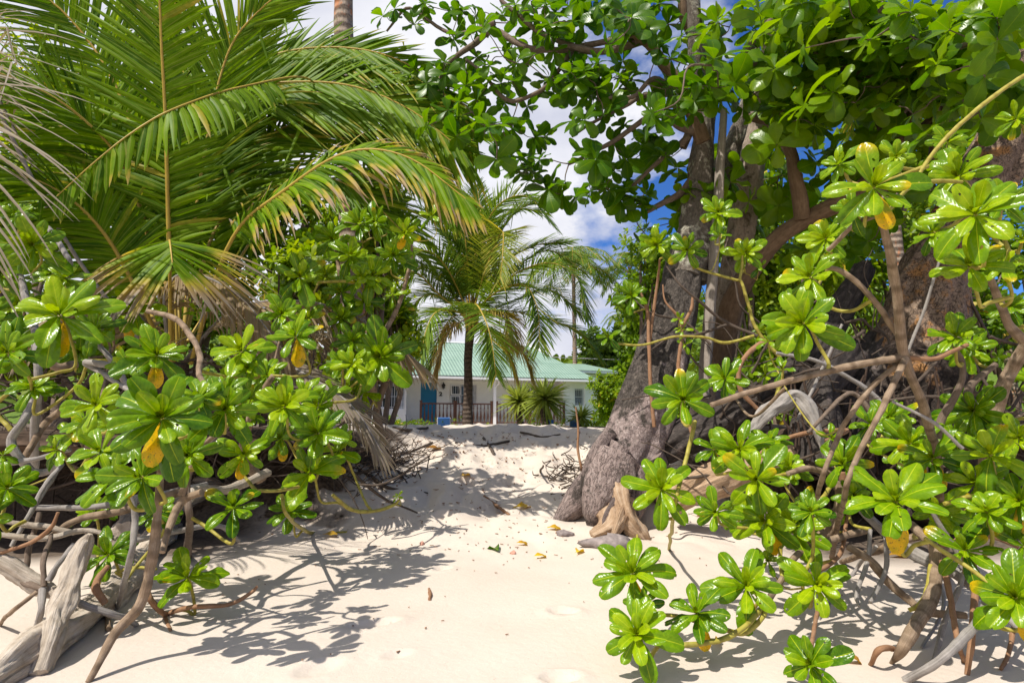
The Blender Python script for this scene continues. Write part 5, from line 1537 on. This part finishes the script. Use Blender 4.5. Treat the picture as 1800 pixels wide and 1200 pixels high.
shrub('shaded glossy shrub with dark rosettes beside the ringed palm trunk', [(640, 760, 5.4)],
      [(528, 488, 110, 4.3, 1), (655, 485, 95, 4.6), (668, 628, 135, 4.5), (712, 410, 70, 4.6, 1), (690, 450, 80, 4.7), (640, 530, 70, 4.7), (600, 560, 70, 4.6, 0), (620, 600, 80, 4.5), (585, 420, 80, 5.0), (760, 380, 60, 5.0), (660, 390, 80, 4.9), (690, 520, 60, 4.9), (540, 560, 70, 4.4), (640, 690, 80, 4.7), (610, 690, 70, 4.6), (615, 450, 90, 4.8), (600, 515, 85, 4.7), (632, 395, 85, 4.9)],
      [([(560, 496, 4.6, 3.5), (600, 494, 4.6, 4), (632, 499, 4.6, 4)], 'stem'), ([(660, 700, 5.0, 8), (640, 640, 4.8, 7), (620, 570, 4.8, 6), (600, 500, 4.8, 5), (590, 430, 4.9, 4)], 'wood_stem'),
       ([(640, 640, 4.8, 6), (690, 560, 4.9, 5), (720, 470, 4.9, 4), (722, 425, 4.8, 4)], 'wood_stem'), ([(678, 670, 5, 7), (662, 720, 5.1, 8), (668, 760, 5.3, 8)], 'twig')])
shrub('two low lime-green rosettes on one bent stem above the sand, lower left', [(258, 1040)],
      [(190, 975, 95, 2.75), (330, 1015, 118, 2.75)],
      [([(300, 1110, None, 3), (293, 1080, None, 5), (340, 1068, 2.75, 4.5), (400, 1063, 2.8, 4), (440, 1042, 2.85, 3.5), (452, 1030, 2.85, 2.5)], 'rust_stem'),
       ([(293, 1082, None, 5), (268, 1058, 2.7, 5.5), (258, 1040, 2.7, 6)], 'rust_stem'),
       ([(275, 1000, 2.72, 3.5), (235, 997, 2.72, 4), (205, 1005, 2.73, 4)], 'stem'), ([(185, 1060, 2.6, 6), (170, 1035, 2.6, 7), (175, 1015, 2.65, 6), (190, 995, 2.7, 5)], 'rust_stem')])
shrub('small glossy shrub cut off by the left frame edge above the driftwood', [(20, 1000, 3.0)], [(12, 858, 100, 2.6, 0), (-20, 910, 90, 2.6), (5, 800, 60, 3.0)],
      [([(0, 972, 2.6, 3.5), (60, 950, 2.6, 4), (92, 925, 2.6, 4), (102, 900, 2.6, 3)], 'rust_stem'), ([(45, 915, 2.8, 4), (80, 855, 2.9, 5), (108, 818, 3.0, 4)], 'grey_wood')])

# ---- right side
shrub('slim glossy shrub with two rosettes before the big leaning trunk', [(1175, 960)],
      [(1200, 702, 128, 2.9), (1162, 860, 125, 2.75)],
      [([(1176, 965, None, 4), (1185, 900, 2.8, 5), (1200, 830, 2.85, 5), (1215, 770, 2.9, 5.5), (1222, 740, 2.95, 5)], 'stem')])
shrub('low glossy shrub sprawling on the sand at lower centre right', [(1360, 1060), (1270, 1100)],
      [(1112, 1008, 140, 2.35, 1), (1120, 1115, 130, 2.15), (1225, 1078, 110, 2.3, 1), (1312, 1030, 125, 2.4, 1), (1435, 1028, 115, 2.5, 1), (1425, 1168, 115, 2.08, 1), (1350, 985, 60, 2.8), (1395, 925, 115, 2.8, 0), (1345, 915, 120, 2.75, 1), (1128, 1060, 70, 2.3)],
      [([(1160, 1128, 2.2, 5), (1200, 1135, 2.2, 6), (1260, 1124, 2.25, 6.5), (1310, 1095, 2.3, 6.5), (1345, 1062, 2.4, 6)], 'stem'), ([(1265, 1103, 2.3, 6), (1305, 1110, 2.32, 6.5), (1340, 1085, 2.35, 6), (1350, 1060, 2.4, 6)], 'stem'),
       ([(1345, 1062, 2.4, 6), (1375, 1015, 2.6, 6), (1400, 978, 2.7, 6), (1440, 955, 2.8, 7), (1520, 932, 2.95, 7)], 'wood_stem'),
       ([(1437, 1075, 2.45, 4), (1430, 1105, 2.3, 4), (1425, 1145, 2.15, 4)], 'rust_stem'), ([(1372, 960, 2.75, 5), (1372, 1010, 2.6, 5), (1385, 1020, 2.6, 4), (1410, 1012, 2.55, 4)], 'stem'),
       ([(1490, 905, 3.0, 3.5), (1478, 965, 2.85, 4), (1440, 1003, 2.7, 4), (1385, 1022, 2.6, 3)], 'rust_stem'), ([(1120, 940, 2.6, 3), (1112, 990, 2.45, 4)], 'stem')])
shrub('glossy shrub with a large rosette over the fallen pale log on the right', [(1470, 960, 3.3)],
      [(1330, 842, 150, 2.7, 1), (1482, 815, 105, 2.9), (1300, 790, 100, 3.1), (1255, 790, 85, 3.4, 1), (1385, 905, 70, 2.9, 0), (1460, 770, 60, 3.3), (1350, 780, 70, 3.2)],
      [([(1385, 832, 2.9, 5), (1420, 825, 2.95, 6), (1465, 833, 3.0, 6)], 'wood_stem'), ([(1472, 845, 3.0, 9), (1478, 885, 3.0, 10), (1465, 920, 3.0, 11), (1435, 948, 2.95, 10), (1405, 955, 2.9, 6)], 'wood_stem'),
       ([(1462, 850, 3.0, 6), (1440, 880, 2.9, 5), (1405, 900, 2.85, 4)], 'stem'), ([(1490, 860, 3.1, 7), (1520, 905, 3.1, 8), (1560, 940, 3.1, 10), (1600, 970, 3.05, 12)], 'grey_wood'), ([(1480, 830, 3.05, 7), (1490, 870, 3.05, 7), (1500, 890, 3.0, 6)], 'rust_stem')])
shrub('broad glossy shrub with the biggest right-hand rosette above tangled grey stems', [(1620, 1100), (1690, 1100)],
      [(1575, 882, 200, 2.19, 1), (1695, 968, 125, 2.42, 0), (1785, 1050, 160, 2.09, 1), (1640, 805, 110, 2.60, 1), (1742, 800, 140, 2.42), (1792, 880, 115, 2.33, 2), (1600, 780, 110, 2.79, 1), (1712, 722, 120, 2.79), (1790, 770, 100, 2.60), (1715, 850, 110, 2.51, 1), (1530, 745, 80, 3.16), (1650, 900, 80, 2.79), (1560, 735, 70, 3.26), (1675, 770, 80, 2.98), (1500, 870, 70, 2.88), (1800, 960, 90, 2.33)],
      [([(1566, 1166, None, 3), (1590, 1132, 2.23, 11), (1622, 1080, 2.37, 13), (1642, 1040, 2.46, 12), (1645, 1000, 2.56, 11), (1640, 960, 2.60, 10), (1600, 920, 2.70, 8)], 'wood_stem'),
       ([(1590, 1197, None, 7), (1660, 1160, 2.09, 8), (1700, 1120, 2.14, 8.5), (1722, 1080, 2.23, 8), (1740, 1040, 2.23, 7)], 'grey_wood'),
       ([(1700, 1185, None, 5), (1710, 1110, 2.23, 6), (1715, 1030, 2.37, 6), (1710, 980, 2.42, 5)], 'rust_stem'), ([(1695, 1165, None, 4), (1682, 1120, 2.28, 5), (1672, 1050, 2.42, 5.5), (1655, 985, 2.51, 5)], 'rust_stem'),
       ([(1490, 960, 2.79, 7), (1530, 985, 2.74, 8), (1560, 1022, 2.70, 8), (1595, 1052, 2.65, 8), (1625, 1072, 2.60, 8), (1700, 1082, 2.51, 6)], 'wood_stem'),
       ([(1556, 935, 2.70, 9), (1600, 968, 2.65, 13), (1640, 990, 2.60, 14), (1682, 1010, 2.56, 12), (1740, 1060, 2.42, 9), (1800, 1110, 2.33, 8)], 'grey_wood'),
       ([(1530, 930, 2.79, 4), (1525, 985, 2.74, 4.5), (1506, 1040, 2.65, 4), (1510, 1065, 2.60, 3)], 'grey_wood'), ([(1556, 940, 2.74, 4), (1556, 1000, 2.70, 4.5), (1530, 1058, 2.60, 4)], 'grey_wood'),
       ([(1530, 1168, None, 4), (1545, 1145, 2.23, 5.5), (1572, 1140, 2.28, 5)], 'rust_stem'), ([(1636, 992, 2.56, 5), (1632, 1030, 2.51, 6), (1615, 1062, 2.46, 6), (1598, 1072, 2.46, 5)], 'stem'),
       ([(1625, 945, 2.28, 5), (1680, 980, 2.23, 5.5), (1740, 1025, 2.14, 5)], 'stem'), ([(1640, 845, 2.70, 6), (1690, 828, 2.65, 7), (1740, 832, 2.60, 6), (1790, 860, 2.60, 5)], 'drift'),
       ([(1660, 885, 2.42, 5), (1720, 873, 2.42, 5.5), (1790, 878, 2.33, 5)], 'stem'), ([(1640, 900, 2.51, 5), (1690, 1000, 2.51, 5), (1660, 1100, 2.42, 5), (1640, 1170, None, 4)], 'grey_wood')])
shrub('tall glossy shrub with rosettes in the upper right, stems meeting at one knot', [(1640, 860, 2.85), (1560, 860, 2.8)],
      [(1425, 488, 130, 2.40), (1412, 568, 165, 2.24), (1535, 330, 205, 2.00, 1), (1715, 378, 205, 1.92), (1705, 470, 160, 2.08), (1685, 310, 120, 2.24), (1680, 592, 100, 2.56), (1475, 290, 80, 2.32), (1665, 250, 70, 2.48), (1575, 275, 70, 2.40), (1775, 540, 80, 2.40), (1375, 650, 60, 2.80), (1350, 600, 50, 2.88), (1760, 360, 110, 2.08), (1640, 410, 80, 2.40), (1765, 470, 100, 2.16), (1885, 500, 150, 2.3), (1945, 390, 160, 2.3), (1890, 240, 150, 2.2), (1890, 660, 130, 2.4), (1960, 180, 140, 2.4), (2050, 300, 150, 2.3), (2080, 560, 150, 2.4), (1990, 640, 140, 2.5), (1500, 370, 90, 2.16)],
      [([(1662, 1015, None, 9), (1655, 900, 2.85, 9), (1645, 795, 2.72, 9), (1630, 740, 2.56, 9), (1612, 690, 2.44, 9), (1592, 635, 2.40, 9.5), (1582, 560, 2.32, 10), (1571, 480, 2.24, 9.5), (1556, 410, 2.12, 8.5), (1546, 375, 2.08, 7)], 'wood_stem'),
       ([(1592, 628, 2.40, 8), (1500, 642, 2.36, 7.5), (1400, 665, 2.32, 6.5), (1330, 685, 2.30, 6), (1250, 712, 2.28, 5.5)], 'wood_stem'),
       ([(1590, 605, 2.40, 6), (1540, 535, 2.36, 6), (1482, 480, 2.36, 5.5), (1440, 470, 2.40, 4)], 'wood_stem'), ([(1592, 630, 2.38, 7), (1572, 670, 2.32, 6.5), (1545, 730, 2.28, 6), (1512, 795, 2.30, 5.5), (1482, 880, 2.40, 5.5), (1462, 980, None, 5)], 'wood_stem'),
       ([(1592, 632, 2.40, 6), (1540, 672, 2.40, 5.5), (1500, 722, 2.40, 5.5), (1472, 770, 2.45, 5), (1440, 860, 2.50, 5), (1425, 960, None, 5)], 'wood_stem'), ([(1596, 628, 2.40, 5), (1650, 630, 2.40, 4.5), (1700, 606, 2.48, 4)], 'rust_stem'),
       ([(1594, 625, 2.40, 3), (1625, 540, 2.40, 3), (1660, 430, 2.36, 2.5)], 'grey_wood'), ([(1568, 705, 2.32, 3), (1640, 742, 2.28, 3.5), (1692, 788, 2.28, 3.5)], 'grey_wood'),
       ([(2060, 980, 2.6, 8), (2090, 700, 2.5, 7), (2020, 300, 2.35, 6.5), (1920, 120, 2.25, 6), (1830, 120, 2.16, 6), (1740, 175, 2.16, 6), (1680, 225, 2.16, 6), (1640, 270, 2.16, 5.5), (1612, 312, 2.12, 5)], 'stem'), ([(1690, 320, 2.16, 5), (1640, 318, 2.12, 5.5), (1595, 335, 2.08, 5.5), (1562, 370, 2.04, 5)], 'stem'),
       ([(1540, 380, 2.12, 4.5), (1500, 400, 2.20, 5), (1455, 440, 2.32, 4.5)], 'wood_stem'), ([(1695, 985, None, 10), (1722, 870, 3.2, 11), (1755, 705, 3.0, 13), (1780, 645, 2.95, 12), (1812, 590, 2.85, 11), (1880, 480, 2.7, 9), (1940, 300, 2.6, 7), (1960, 180, 2.5, 5)], 'wood_stem'),
       ([(1800, 600, 2.36, 10), (1770, 565, 2.36, 9), (1745, 500, 2.32, 7), (1735, 480, 2.28, 6)], 'wood_stem'), ([(1660, 560, 2.64, 4), (1690, 650, 2.72, 6), (1650, 760, 2.80, 8), (1655, 820, 2.80, 8)], 'twig'),
       ([(1750, 640, 2.80, 6), (1700, 690, 2.80, 8), (1740, 760, 2.80, 9), (1745, 850, 2.80, 8)], 'twig')])
shrub('sparse vine-like glossy shrub with thin yellow stems before the dark trunk and post', [(1330, 742, 4.2)],
      [(1208, 440, 80, 4.3, 0), (1155, 430, 75, 4.5), (1262, 375, 75, 4.2, 0), (1310, 445, 75, 4.4), (1070, 592, 62, 4.2, 1), (1200, 580, 40, 4.4), (1205, 605, 36, 4.4), (1195, 560, 36, 4.4), (1265, 415, 50, 4.1, 1), (1345, 660, 46, 4.2), (1110, 520, 70, 4.9), (1335, 470, 50, 4.4)],
      [([(1215, 465, 4.3, 3), (1240, 477, 4.3, 3.5), (1290, 492, 4.3, 3.5), (1302, 494, 4.3, 4), (1315, 530, 4.3, 4.5), (1325, 570, 4.3, 4.5), (1345, 600, 4.3, 5), (1375, 640, 4.3, 5), (1360, 720, 4.3, 6)], 'stem'),
       ([(1085, 604, 4.2, 3), (1130, 606, 4.2, 3), (1185, 591, 4.2, 3), (1240, 594, 4.2, 3.5), (1275, 603, 4.2, 4), (1325, 590, 4.2, 4)], 'stem'),
       ([(1380, 588, 4.1, 5), (1335, 605, 4.1, 5), (1302, 640, 4.1, 5), (1302, 685, 4.1, 5), (1335, 722, 4.1, 4)], 'rust_stem'), ([(1215, 760, 4.35, 3.5), (1200, 700, 4.4, 3.5), (1192, 640, 4.4, 4), (1198, 570, 4.4, 3.5), (1170, 530, 4.4, 2), (1165, 500, 4.4, 1.5)], 'rust_stem'),
       ([(1198, 575, 4.4, 4), (1215, 545, 4.4, 3.5), (1218, 520, 4.4, 2.5)], 'rust_stem'), ([(1300, 494, 4.3, 4), (1305, 450, 4.35, 3)], 'stem'),
       ([(1150, 750, 4.85, 4), (1142, 660, 4.85, 4), (1140, 560, 4.9, 4), (1125, 510, 4.9, 2.5)], 'rust_stem'), ([(1142, 600, 4.9, 4), (1155, 500, 4.9, 3), (1160, 455, 4.7, 2)], 'rust_stem')])

# dead tangled twigs in the hollows under both shrubs, part of nothing living: each one lies loose
def loose(spec, mat, name, label, cat, group=None, sides=9, lump=.08, wig=.008, flat=1.0, twist=0.0):
    pts, rad = [], []
    for x, y, d, r in spec:
        q = G(x, y, r * 2.5 / 1000 * .6) if d is None else P(x, y, d)
        pts.append(q); rad.append(r * q.y / 1000 * (.72 if r < 11 else 1))
    mb = MB()
    big = max(r for *_, r in spec) > 11
    tube(mb, pts, rad, sides * (3 if big else 1), 14 if big else 8, lump, wig=wig, flat=flat, twist=twist, ridge=.05 if big else 0)
    b = min(pts, key=lambda q: q.z)
    return solo(name, mb, M[mat], b, label, cat, group)


loose([(-30, 1225, None, 20), (45, 1175, None, 30), (100, 1135, None, 30), (160, 1090, None, 26), (215, 1035, None, 24), (250, 985, None, 21), (300, 930, None, 20)], 'drift', 'driftwood_log', 'bleached driftwood log lying from the lower left corner up towards the bank', 'driftwood', sides=18, lump=.1)
loose([(70, 1185, 2.2, 12), (88, 1130, 2.28, 18), (105, 1075, 2.4, 18), (128, 1010, 2.5, 14), (150, 955, 2.55, 12), (158, 938, 2.55, 5)], 'drift', 'driftwood_stump', 'pale upright driftwood branch standing on the bleached log', 'driftwood', sides=14, lump=.13)
loose([(215, 960, None, 30), (270, 915, None, 34), (330, 880, None, 32), (372, 862, None, 20), (392, 858, None, 6)], 'drift', 'driftwood_log', 'thick tan driftwood log on the sand under the left shrub', 'driftwood', sides=16, lump=.1)
loose([(-20, 975, 2.6, 12), (30, 1008, 2.6, 13), (75, 1030, 2.6, 13), (110, 1050, 2.55, 9)], 'drift', 'driftwood_branch', 'short pale driftwood limb entering from the left edge', 'driftwood', sides=12)
DT = [([(-20, 818, 3.0, 6), (60, 806, 3.05, 6), (125, 790, 3.1, 5)], 'grey_wood', 'pale straight stick crossing the dark hollow at the left edge'),
      ([(60, 892, 3.0, 6), (160, 891, 3.0, 7), (245, 876, 3.05, 8), (365, 852, 3.2, 8)], 'grey_wood', 'long grey stick running level below the left rosettes'),
      ([(85, 945, 2.9, 7), (140, 912, 2.95, 8), (240, 890, 3.0, 9), (310, 868, 3.1, 9), (350, 855, 3.2, 7)], 'wood_stem', 'long brown stick slanting up to the right under the left shrub'),
      ([(-20, 938, 2.8, 6), (80, 946, 2.8, 7), (150, 932, 2.8, 6), (205, 946, 2.8, 5)], 'drift', 'bleached bent stick at the left edge below the hollow'),
      ([(10, 916, 2.85, 5), (70, 925, 2.85, 7), (130, 936, 2.85, 6)], 'drift', 'short bleached stick just above the bent bleached one'),
      ([(130, 1055, 2.5, 7), (195, 1078, 2.55, 8), (240, 1102, None, 5)], 'grey_wood', 'grey stick leaning across the standing driftwood'),
      ([(60, 1125, None, 8), (70, 1070, 2.5, 7), (75, 1035, 2.55, 8)], 'grey_wood', 'stubby grey stick left of the standing driftwood'),
      ([(75, 1035, 2.55, 7), (30, 1015, 2.6, 6), (0, 990, 2.7, 5)], 'twig', 'dark knotted stick left of the standing driftwood'),
      ([(78, 1030, 2.55, 6), (80, 985, 2.6, 6), (90, 940, 2.7, 5)], 'twig', 'dark upright stick behind the standing driftwood'),
      ([(85, 1020, 2.55, 7), (110, 985, 2.6, 6), (130, 955, 2.65, 5)], 'grey_wood', 'grey forked stick against the standing driftwood'),
      ([(0, 1100, None, 4), (25, 1070, 2.5, 5), (65, 1040, 2.55, 5)], 'wood_stem', 'tan thin stick leaning at the left edge over the sand'),
      ([(45, 1000, 2.8, 6), (55, 960, 2.85, 6), (70, 900, 2.9, 5)], 'twig', 'dark stick standing in the hollow at the left edge'),
      ([(100, 830, 3.1, 4), (60, 890, 3.0, 5), (20, 960, 2.9, 5)], 'grey_wood', 'grey slanting stick at the mouth of the left hollow'),
      ([(185, 1060, None, 5), (190, 1110, None, 6)], 'wood_stem', 'short tan peg of wood beside the low rosettes'),
      ([(240, 870, 3.0, 5), (232, 900, 2.95, 5.5), (240, 930, 2.9, 5)], 'grey_wood', 'hooked grey stick hanging behind the low rosettes')]
for s_, m_, l_ in DT:
    loose(s_, m_, 'dead_stick', l_, 'stick', 'dead sticks under the left shrubs')
loose([(1312, 768, 3.9, 9), (1345, 728, 3.9, 12), (1378, 706, 3.9, 12), (1400, 697, 3.9, 13), (1424, 728, 3.85, 11.5), (1440, 768, 3.8, 9), (1452, 812, 3.8, 3)], 'grey_wood', 'dead_branch', 'bent bone-white dead branch before the dark hollow on the right', 'branch', sides=12, lump=.1)
loose([(1180, 885, 4.6, 18), (1230, 855, 4.5, 27), (1300, 828, 4.5, 30), (1380, 803, 4.5, 27), (1450, 790, 4.5, 20)], 'split_wood', 'fallen_log', 'pale orange fallen log lying behind the right rosettes', 'log', sides=18, lump=.08)
loose([(1130, 805, 5.2, 22), (1190, 775, 5.1, 30), (1260, 745, 5.0, 32), (1340, 700, 5.0, 30), (1410, 640, 5.1, 26), (1470, 560, 5.2, 22), (1520, 470, 5.3, 18)], 'trunk_dark', 'fallen_log', 'blackened fallen trunk slanting up behind the right shrubs', 'log', sides=18, lump=.08)
for s_, m_, l_ in (([(1330, 800, 3.9, 4), (1400, 765, 3.9, 5), (1490, 755, 3.9, 4), (1440, 778, 3.8, 4)], 'rust_stem', 'reddish dead stick lying level under the bone-white branch'),
                   ([(1420, 760, 3.7, 4), (1500, 690, 3.8, 6), (1560, 770, 3.7, 5), (1590, 800, 3.7, 4)], 'twig', 'dark bent stick crossing the dark hollow on the right'),
                   ([(1365, 620, 4.0, 4), (1450, 640, 4.0, 5), (1540, 700, 4.0, 6), (1600, 790, 3.9, 5)], 'grey_wood', 'grey dead stick sloping right down past the stem knot'),
                   ([(1480, 570, 4.1, 3), (1440, 660, 4.1, 4), (1400, 740, 4.0, 3)], 'grey_wood', 'thin grey stick standing before the blackened trunk'),
                   ([(1700, 880, 3.3, 8), (1640, 930, 3.2, 9), (1560, 960, 3.2, 8), (1480, 990, None, 6)], 'wood_stem', 'brown curved stick low behind the biggest right rosette'),
                   ([(1790, 960, 2.9, 5), (1720, 940, 2.95, 6), (1650, 960, 3.0, 5)], 'rust_stem', 'rusty level stick at the right edge'),
                   ([(1440, 1090, None, 3), (1500, 1010, None, 4), (1540, 960, 3.2, 4)], 'grey_wood', 'thin bleached stick lying on the shaded sand on the right'),
                   ([(1620, 1140, None, 3), (1660, 1060, 2.7, 4), (1640, 1000, 2.8, 4)], 'grey_wood', 'slim grey stick propped between the right stems'),
                   ([(1760, 1180, None, 4), (1790, 1100, 2.4, 5), (1800, 1040, 2.5, 5)], 'rust_stem', 'rusty prop-like stick at the lower right corner')):
    loose(s_, m_, 'dead_stick', l_, 'stick', 'dead sticks under the right shrubs')
# dark fine brush heaped at the foot of both banks
mb = MB()
for k in range(230):
    p = G(random.gauss(655, 45), random.gauss(815, 22), .01)
    if p.y > 9: continue
    a = random.uniform(0, 6.28); l = random.uniform(.12, .42)
    q = p + V((math.cos(a) * l, math.sin(a) * l * .5, random.uniform(-.02, .22)))
    q.z = max(q.z, Hf(q.x, q.y))
    tube(mb, [p, p.lerp(q, .5) + rdir() * .05, q], [.006, .005, .002], 5, 3, .05)
for k in range(70):
    p = G(random.gauss(1005, 28), random.gauss(835, 16), .01)
    a = random.uniform(0, 6.28); l = random.uniform(.08, .22)
    q = p + V((math.cos(a) * l, math.sin(a) * l, random.uniform(0, .1))); q.z = max(q.z, Hf(q.x, q.y) + .005)
    tube(mb, [p, p.lerp(q, .5) + rdir() * .03, q], [.007, .006, .003], 5, 3, .05)
solo('brushwood', mb, M['dark_twig'], (-1.2, 5.4, .3), 'heaped fine dark twigs and rootlets at the foot of the bank', kind='stuff')
# roots and dead stems filling the dark hollows of the banks
mb = MB()
for (x0, x1, y0, y1, d0, d1, n) in ((-40, 640, 640, 880, 4.2, 5.2, 170), (1240, 1840, 560, 880, 4.2, 5.2, 150)):
    for k in range(n):
        x, y, d = random.uniform(x0, x1), random.uniform(y0, y1), random.uniform(d0, d1)
        p = P(x, y, d); a = random.gauss(0, .9); l = random.uniform(.25, .9)
        q = p + V((math.cos(a) * l * random.choice((-1, 1)), random.uniform(-.25, .25), math.sin(a) * l))
        for e in (p, q): e.z = max(e.z, Hf(e.x, e.y) + .01)
        r = random.choice((.004, .006, .009, .013))
        tube(mb, [p, p.lerp(q, .35) + rdir() * .08, p.lerp(q, .7) + rdir() * .08, q], [r, r, r * .8, r * .5], 6, 4, .06, wig=.01)
solo('dead_undergrowth', mb, M['dark_twig'], (0, 4.2, .3), 'tangle of dead stems and roots in the shade of the banks', kind='stuff')
# fine specks of plant litter on the sand
mb = MB()
for k in range(300):
    if random.random() < .8: p = G(random.gauss(900, 190), random.gauss(925, 40), .004)
    else: p = G(random.uniform(350, 1500), random.uniform(770, 1190), .004)
    if p.y > 10: continue
    a = random.uniform(0, 6.28); l = random.uniform(.002, .008) * (2.2 if p.y > 3.9 else 1); w_ = random.uniform(.0015, .004)
    c, s = math.cos(a), math.sin(a)
    v = [(p.x + c * l * u - s * w_ * vv_, p.y + s * l * u + c * w_ * vv_, p.z + h_) for h_ in (0, .003) for u, vv_ in ((-1, -1), (1, -.5), (1, .6), (-1, 1))]
    mb.add(v, [(3, 2, 1, 0), (4, 5, 6, 7), (0, 1, 5, 4), (1, 2, 6, 5), (2, 3, 7, 6), (3, 0, 4, 7)])
for k in range(260):
    p = G(random.gauss(800, 130), random.triangular(752, 900, 765), .006)
    if p.y > 10: continue
    a = random.uniform(0, 6.28); l = random.uniform(.008, .032); w_ = random.uniform(.003, .012)
    c, s = math.cos(a), math.sin(a); h0 = random.uniform(.004, .02)
    v = [(p.x + c * l * u - s * w_ * vv_, p.y + s * l * u + c * w_ * vv_, p.z + h_ + (h0 if abs(u) > .9 else 0)) for h_ in (0, .003) for u, vv_ in ((-1, -.3), (.1, -1), (1, .1), (.2, 1))]
    mb.add(v, [(3, 2, 1, 0), (4, 5, 6, 7), (0, 1, 5, 4), (1, 2, 6, 5), (2, 3, 7, 6), (3, 0, 4, 7)])
solo('plant_litter', mb, M['rust_stem'], (0, 4, .1), 'small brown bits of bark and twig sprinkled over the sand', kind='stuff', smooth=False)


def fallen(px, py, size, label, age=.0, ang=0.0, curl=.8, mat='litter_leaf', name='fallen_leaf', cup=.5):
    p = G(px, py, .012)
    mb = MB()
    l = size * p.y / 1000
    d = V((math.cos(ang), math.sin(ang), .12))
    leaf(mb, p - d * l * .5 + V((0, 0, .015)), d, (0, -.35, 1), l, l * .5, curl, cup, .1, age=age, wave=.12)
    leaf(mb, p - d * l * .5 + V((0, 0, .015)), -d + V((0, 0, .2)), (0, 0, 1), l * .3, l * .03, -.6, .1, 0, 6, 3, age=age)
    solo(name, mb, M[mat], p, label, 'leaf', 'fallen leaves on the sand')


fallen(868, 966, 46, 'curled brown and green fallen leaf in the middle of the sand path', .0, 1.9, 1.0, 'shrub_leaf')
fallen(950, 981, 26, 'small pale yellow leaf on open sand right of the curled one', 1, .6)
fallen(1018, 972, 32, 'yellow leaf lying before the grey root wedge', 1, 1.2)
fallen(918, 894, 34, 'orange-yellow leaf on the sand left of the root flare', .8, .5, .4)
fallen(921, 958, 26, 'curled tan leaf above the pinkish seed', .2, .3, 1.4)
fallen(975, 932, 26, 'dull yellow leaf at the foot of the roots', .6, .2)
fallen(580, 944, 24, 'orange leaf at the end of the yellow creeping stem', .5, .1, .4)
fallen(1240, 908, 40, 'rust-orange leaf in the shade under the fallen log', .1, 2.9, .5)
fallen(1580, 980, 36, 'dark brown leaf on the shaded sand below the biggest right rosette', .0, .1, .7)
fallen(1502, 1167, 34, 'brown curled leaf on the sand between the lower right stems', .0, .0, 1.2)
fallen(818, 838, 30, 'tan dry leaf standing up on the path below the crest', .2, 1.3, .6)
fallen(765, 790, 30, 'reddish dry leaf among twigs on the crest', .0, .4, .8)
fallen(1262, 1135, 20, 'tiny orange leaf on bare sand near the low right stem', .5, .9, .5)
# seed, twig, stones
def pebble(px, py, rx, rz_, mat, name, label, cat, seed=0, ry=None):
    p = G(px, py, 0.0)
    mb = MB()
    k = p.y / 1000
    ry = ry or rx
    th = np.linspace(0, np.pi, 9); ph = np.linspace(0, 2 * np.pi, 14, endpoint=False)
    vv = []
    for a in th:
        for b_ in ph:
            f = 1 + .16 * math.sin(3 * b_ + seed + 2 * a) + .1 * math.sin(5 * b_ - seed)
            vv.append((p.x + rx * k * math.sin(a) * math.cos(b_) * f, p.y + ry * k * math.sin(a) * math.sin(b_) * f, p.z + rz_ * k * (math.cos(a) * (1 + .25 * math.sin(b_ + seed)) + .35)))
    mb.add(vv, [(i * 14 + j, (i + 1) * 14 + j, (i + 1) * 14 + (j + 1) % 14, i * 14 + (j + 1) % 14) for i in range(8) for j in range(14)])
    solo(name, mb, M[mat], p, label, cat)


M['pink'] = flatmat('pinkish_shell', (0.50, 0.25, 0.18), .6, .2, 30)
pebble(902, 973, 5, 4, 'pink', 'seed', 'round pinkish seed on the sand below the curled tan leaf', 'seed', 1)
pebble(1068, 960, 42, 14, 'stone', 'stone', 'wedge-shaped grey stone at the foot of the split roots', 'stone', 2, 24)
pebble(992, 940, 15, 6, 'stone', 'stone', 'small grey stone left of the wedge-shaped one', 'stone', 4, 9)
pebble(742, 957, 4, 4, 'pink', 'snail_shell', 'tiny pale shell on the sand left of the path', 'shell', 3)
loose([(755, 1056, None, 3.5), (756, 1046, None, 4.2), (754, 1036, None, 3)], 'rust_stem', 'twig', 'short brown twig on the bare sand of the path', 'twig', None, 8, .1, 0)
loose([(850, 872, None, 3), (870, 888, None, 4), (895, 905, None, 3)], 'rust_stem', 'twig', 'dry brown twig lying at the tip of the frond shadow', 'twig', None, 8, .1, 0)
loose([(1024, 840, 5.2, 3), (1018, 800, 5.25, 3.2), (1016, 760, 5.3, 2.8), (1012, 715, 5.3, 2)], 'rust_stem', 'sapling', 'thin leafless sapling standing left of the leaning trunk', 'sapling', None, 7, .05)

for s_, l_ in (([(690, 752, None, 3), (720, 757, None, 4), (752, 752, None, 3)], 'dark forked twig on the left end of the sand crest'),
               ([(800, 779, None, 3), (850, 784, None, 3.5), (895, 776, None, 3)], 'long dark twig lying level just below the crest'),
               ([(850, 770, None, 3), (862, 788, None, 4), (868, 800, None, 3)], 'dark twig pointing down the slope below the crest'),
               ([(915, 760, None, 2.5), (950, 768, None, 3), (985, 764, None, 2)], 'thin dark twig on the crest right of the column'),
               ([(640, 830, None, 4), (690, 860, None, 4.5), (752, 868, None, 3)], 'black stick sloping out of the brush heap'),
               ([(955, 818, 5.6, 2), (950, 830, None, 3)], 'short dark peg standing on the path beside the root'),
               ([(690, 800, None, 3), (735, 790, None, 3), (760, 778, None, 2.5)], 'bent dark twig on the slope above the brush heap')):
    loose(s_, 'dark_twig', 'twig', l_, 'twig', 'twigs on the sand', 7, .1, .01)
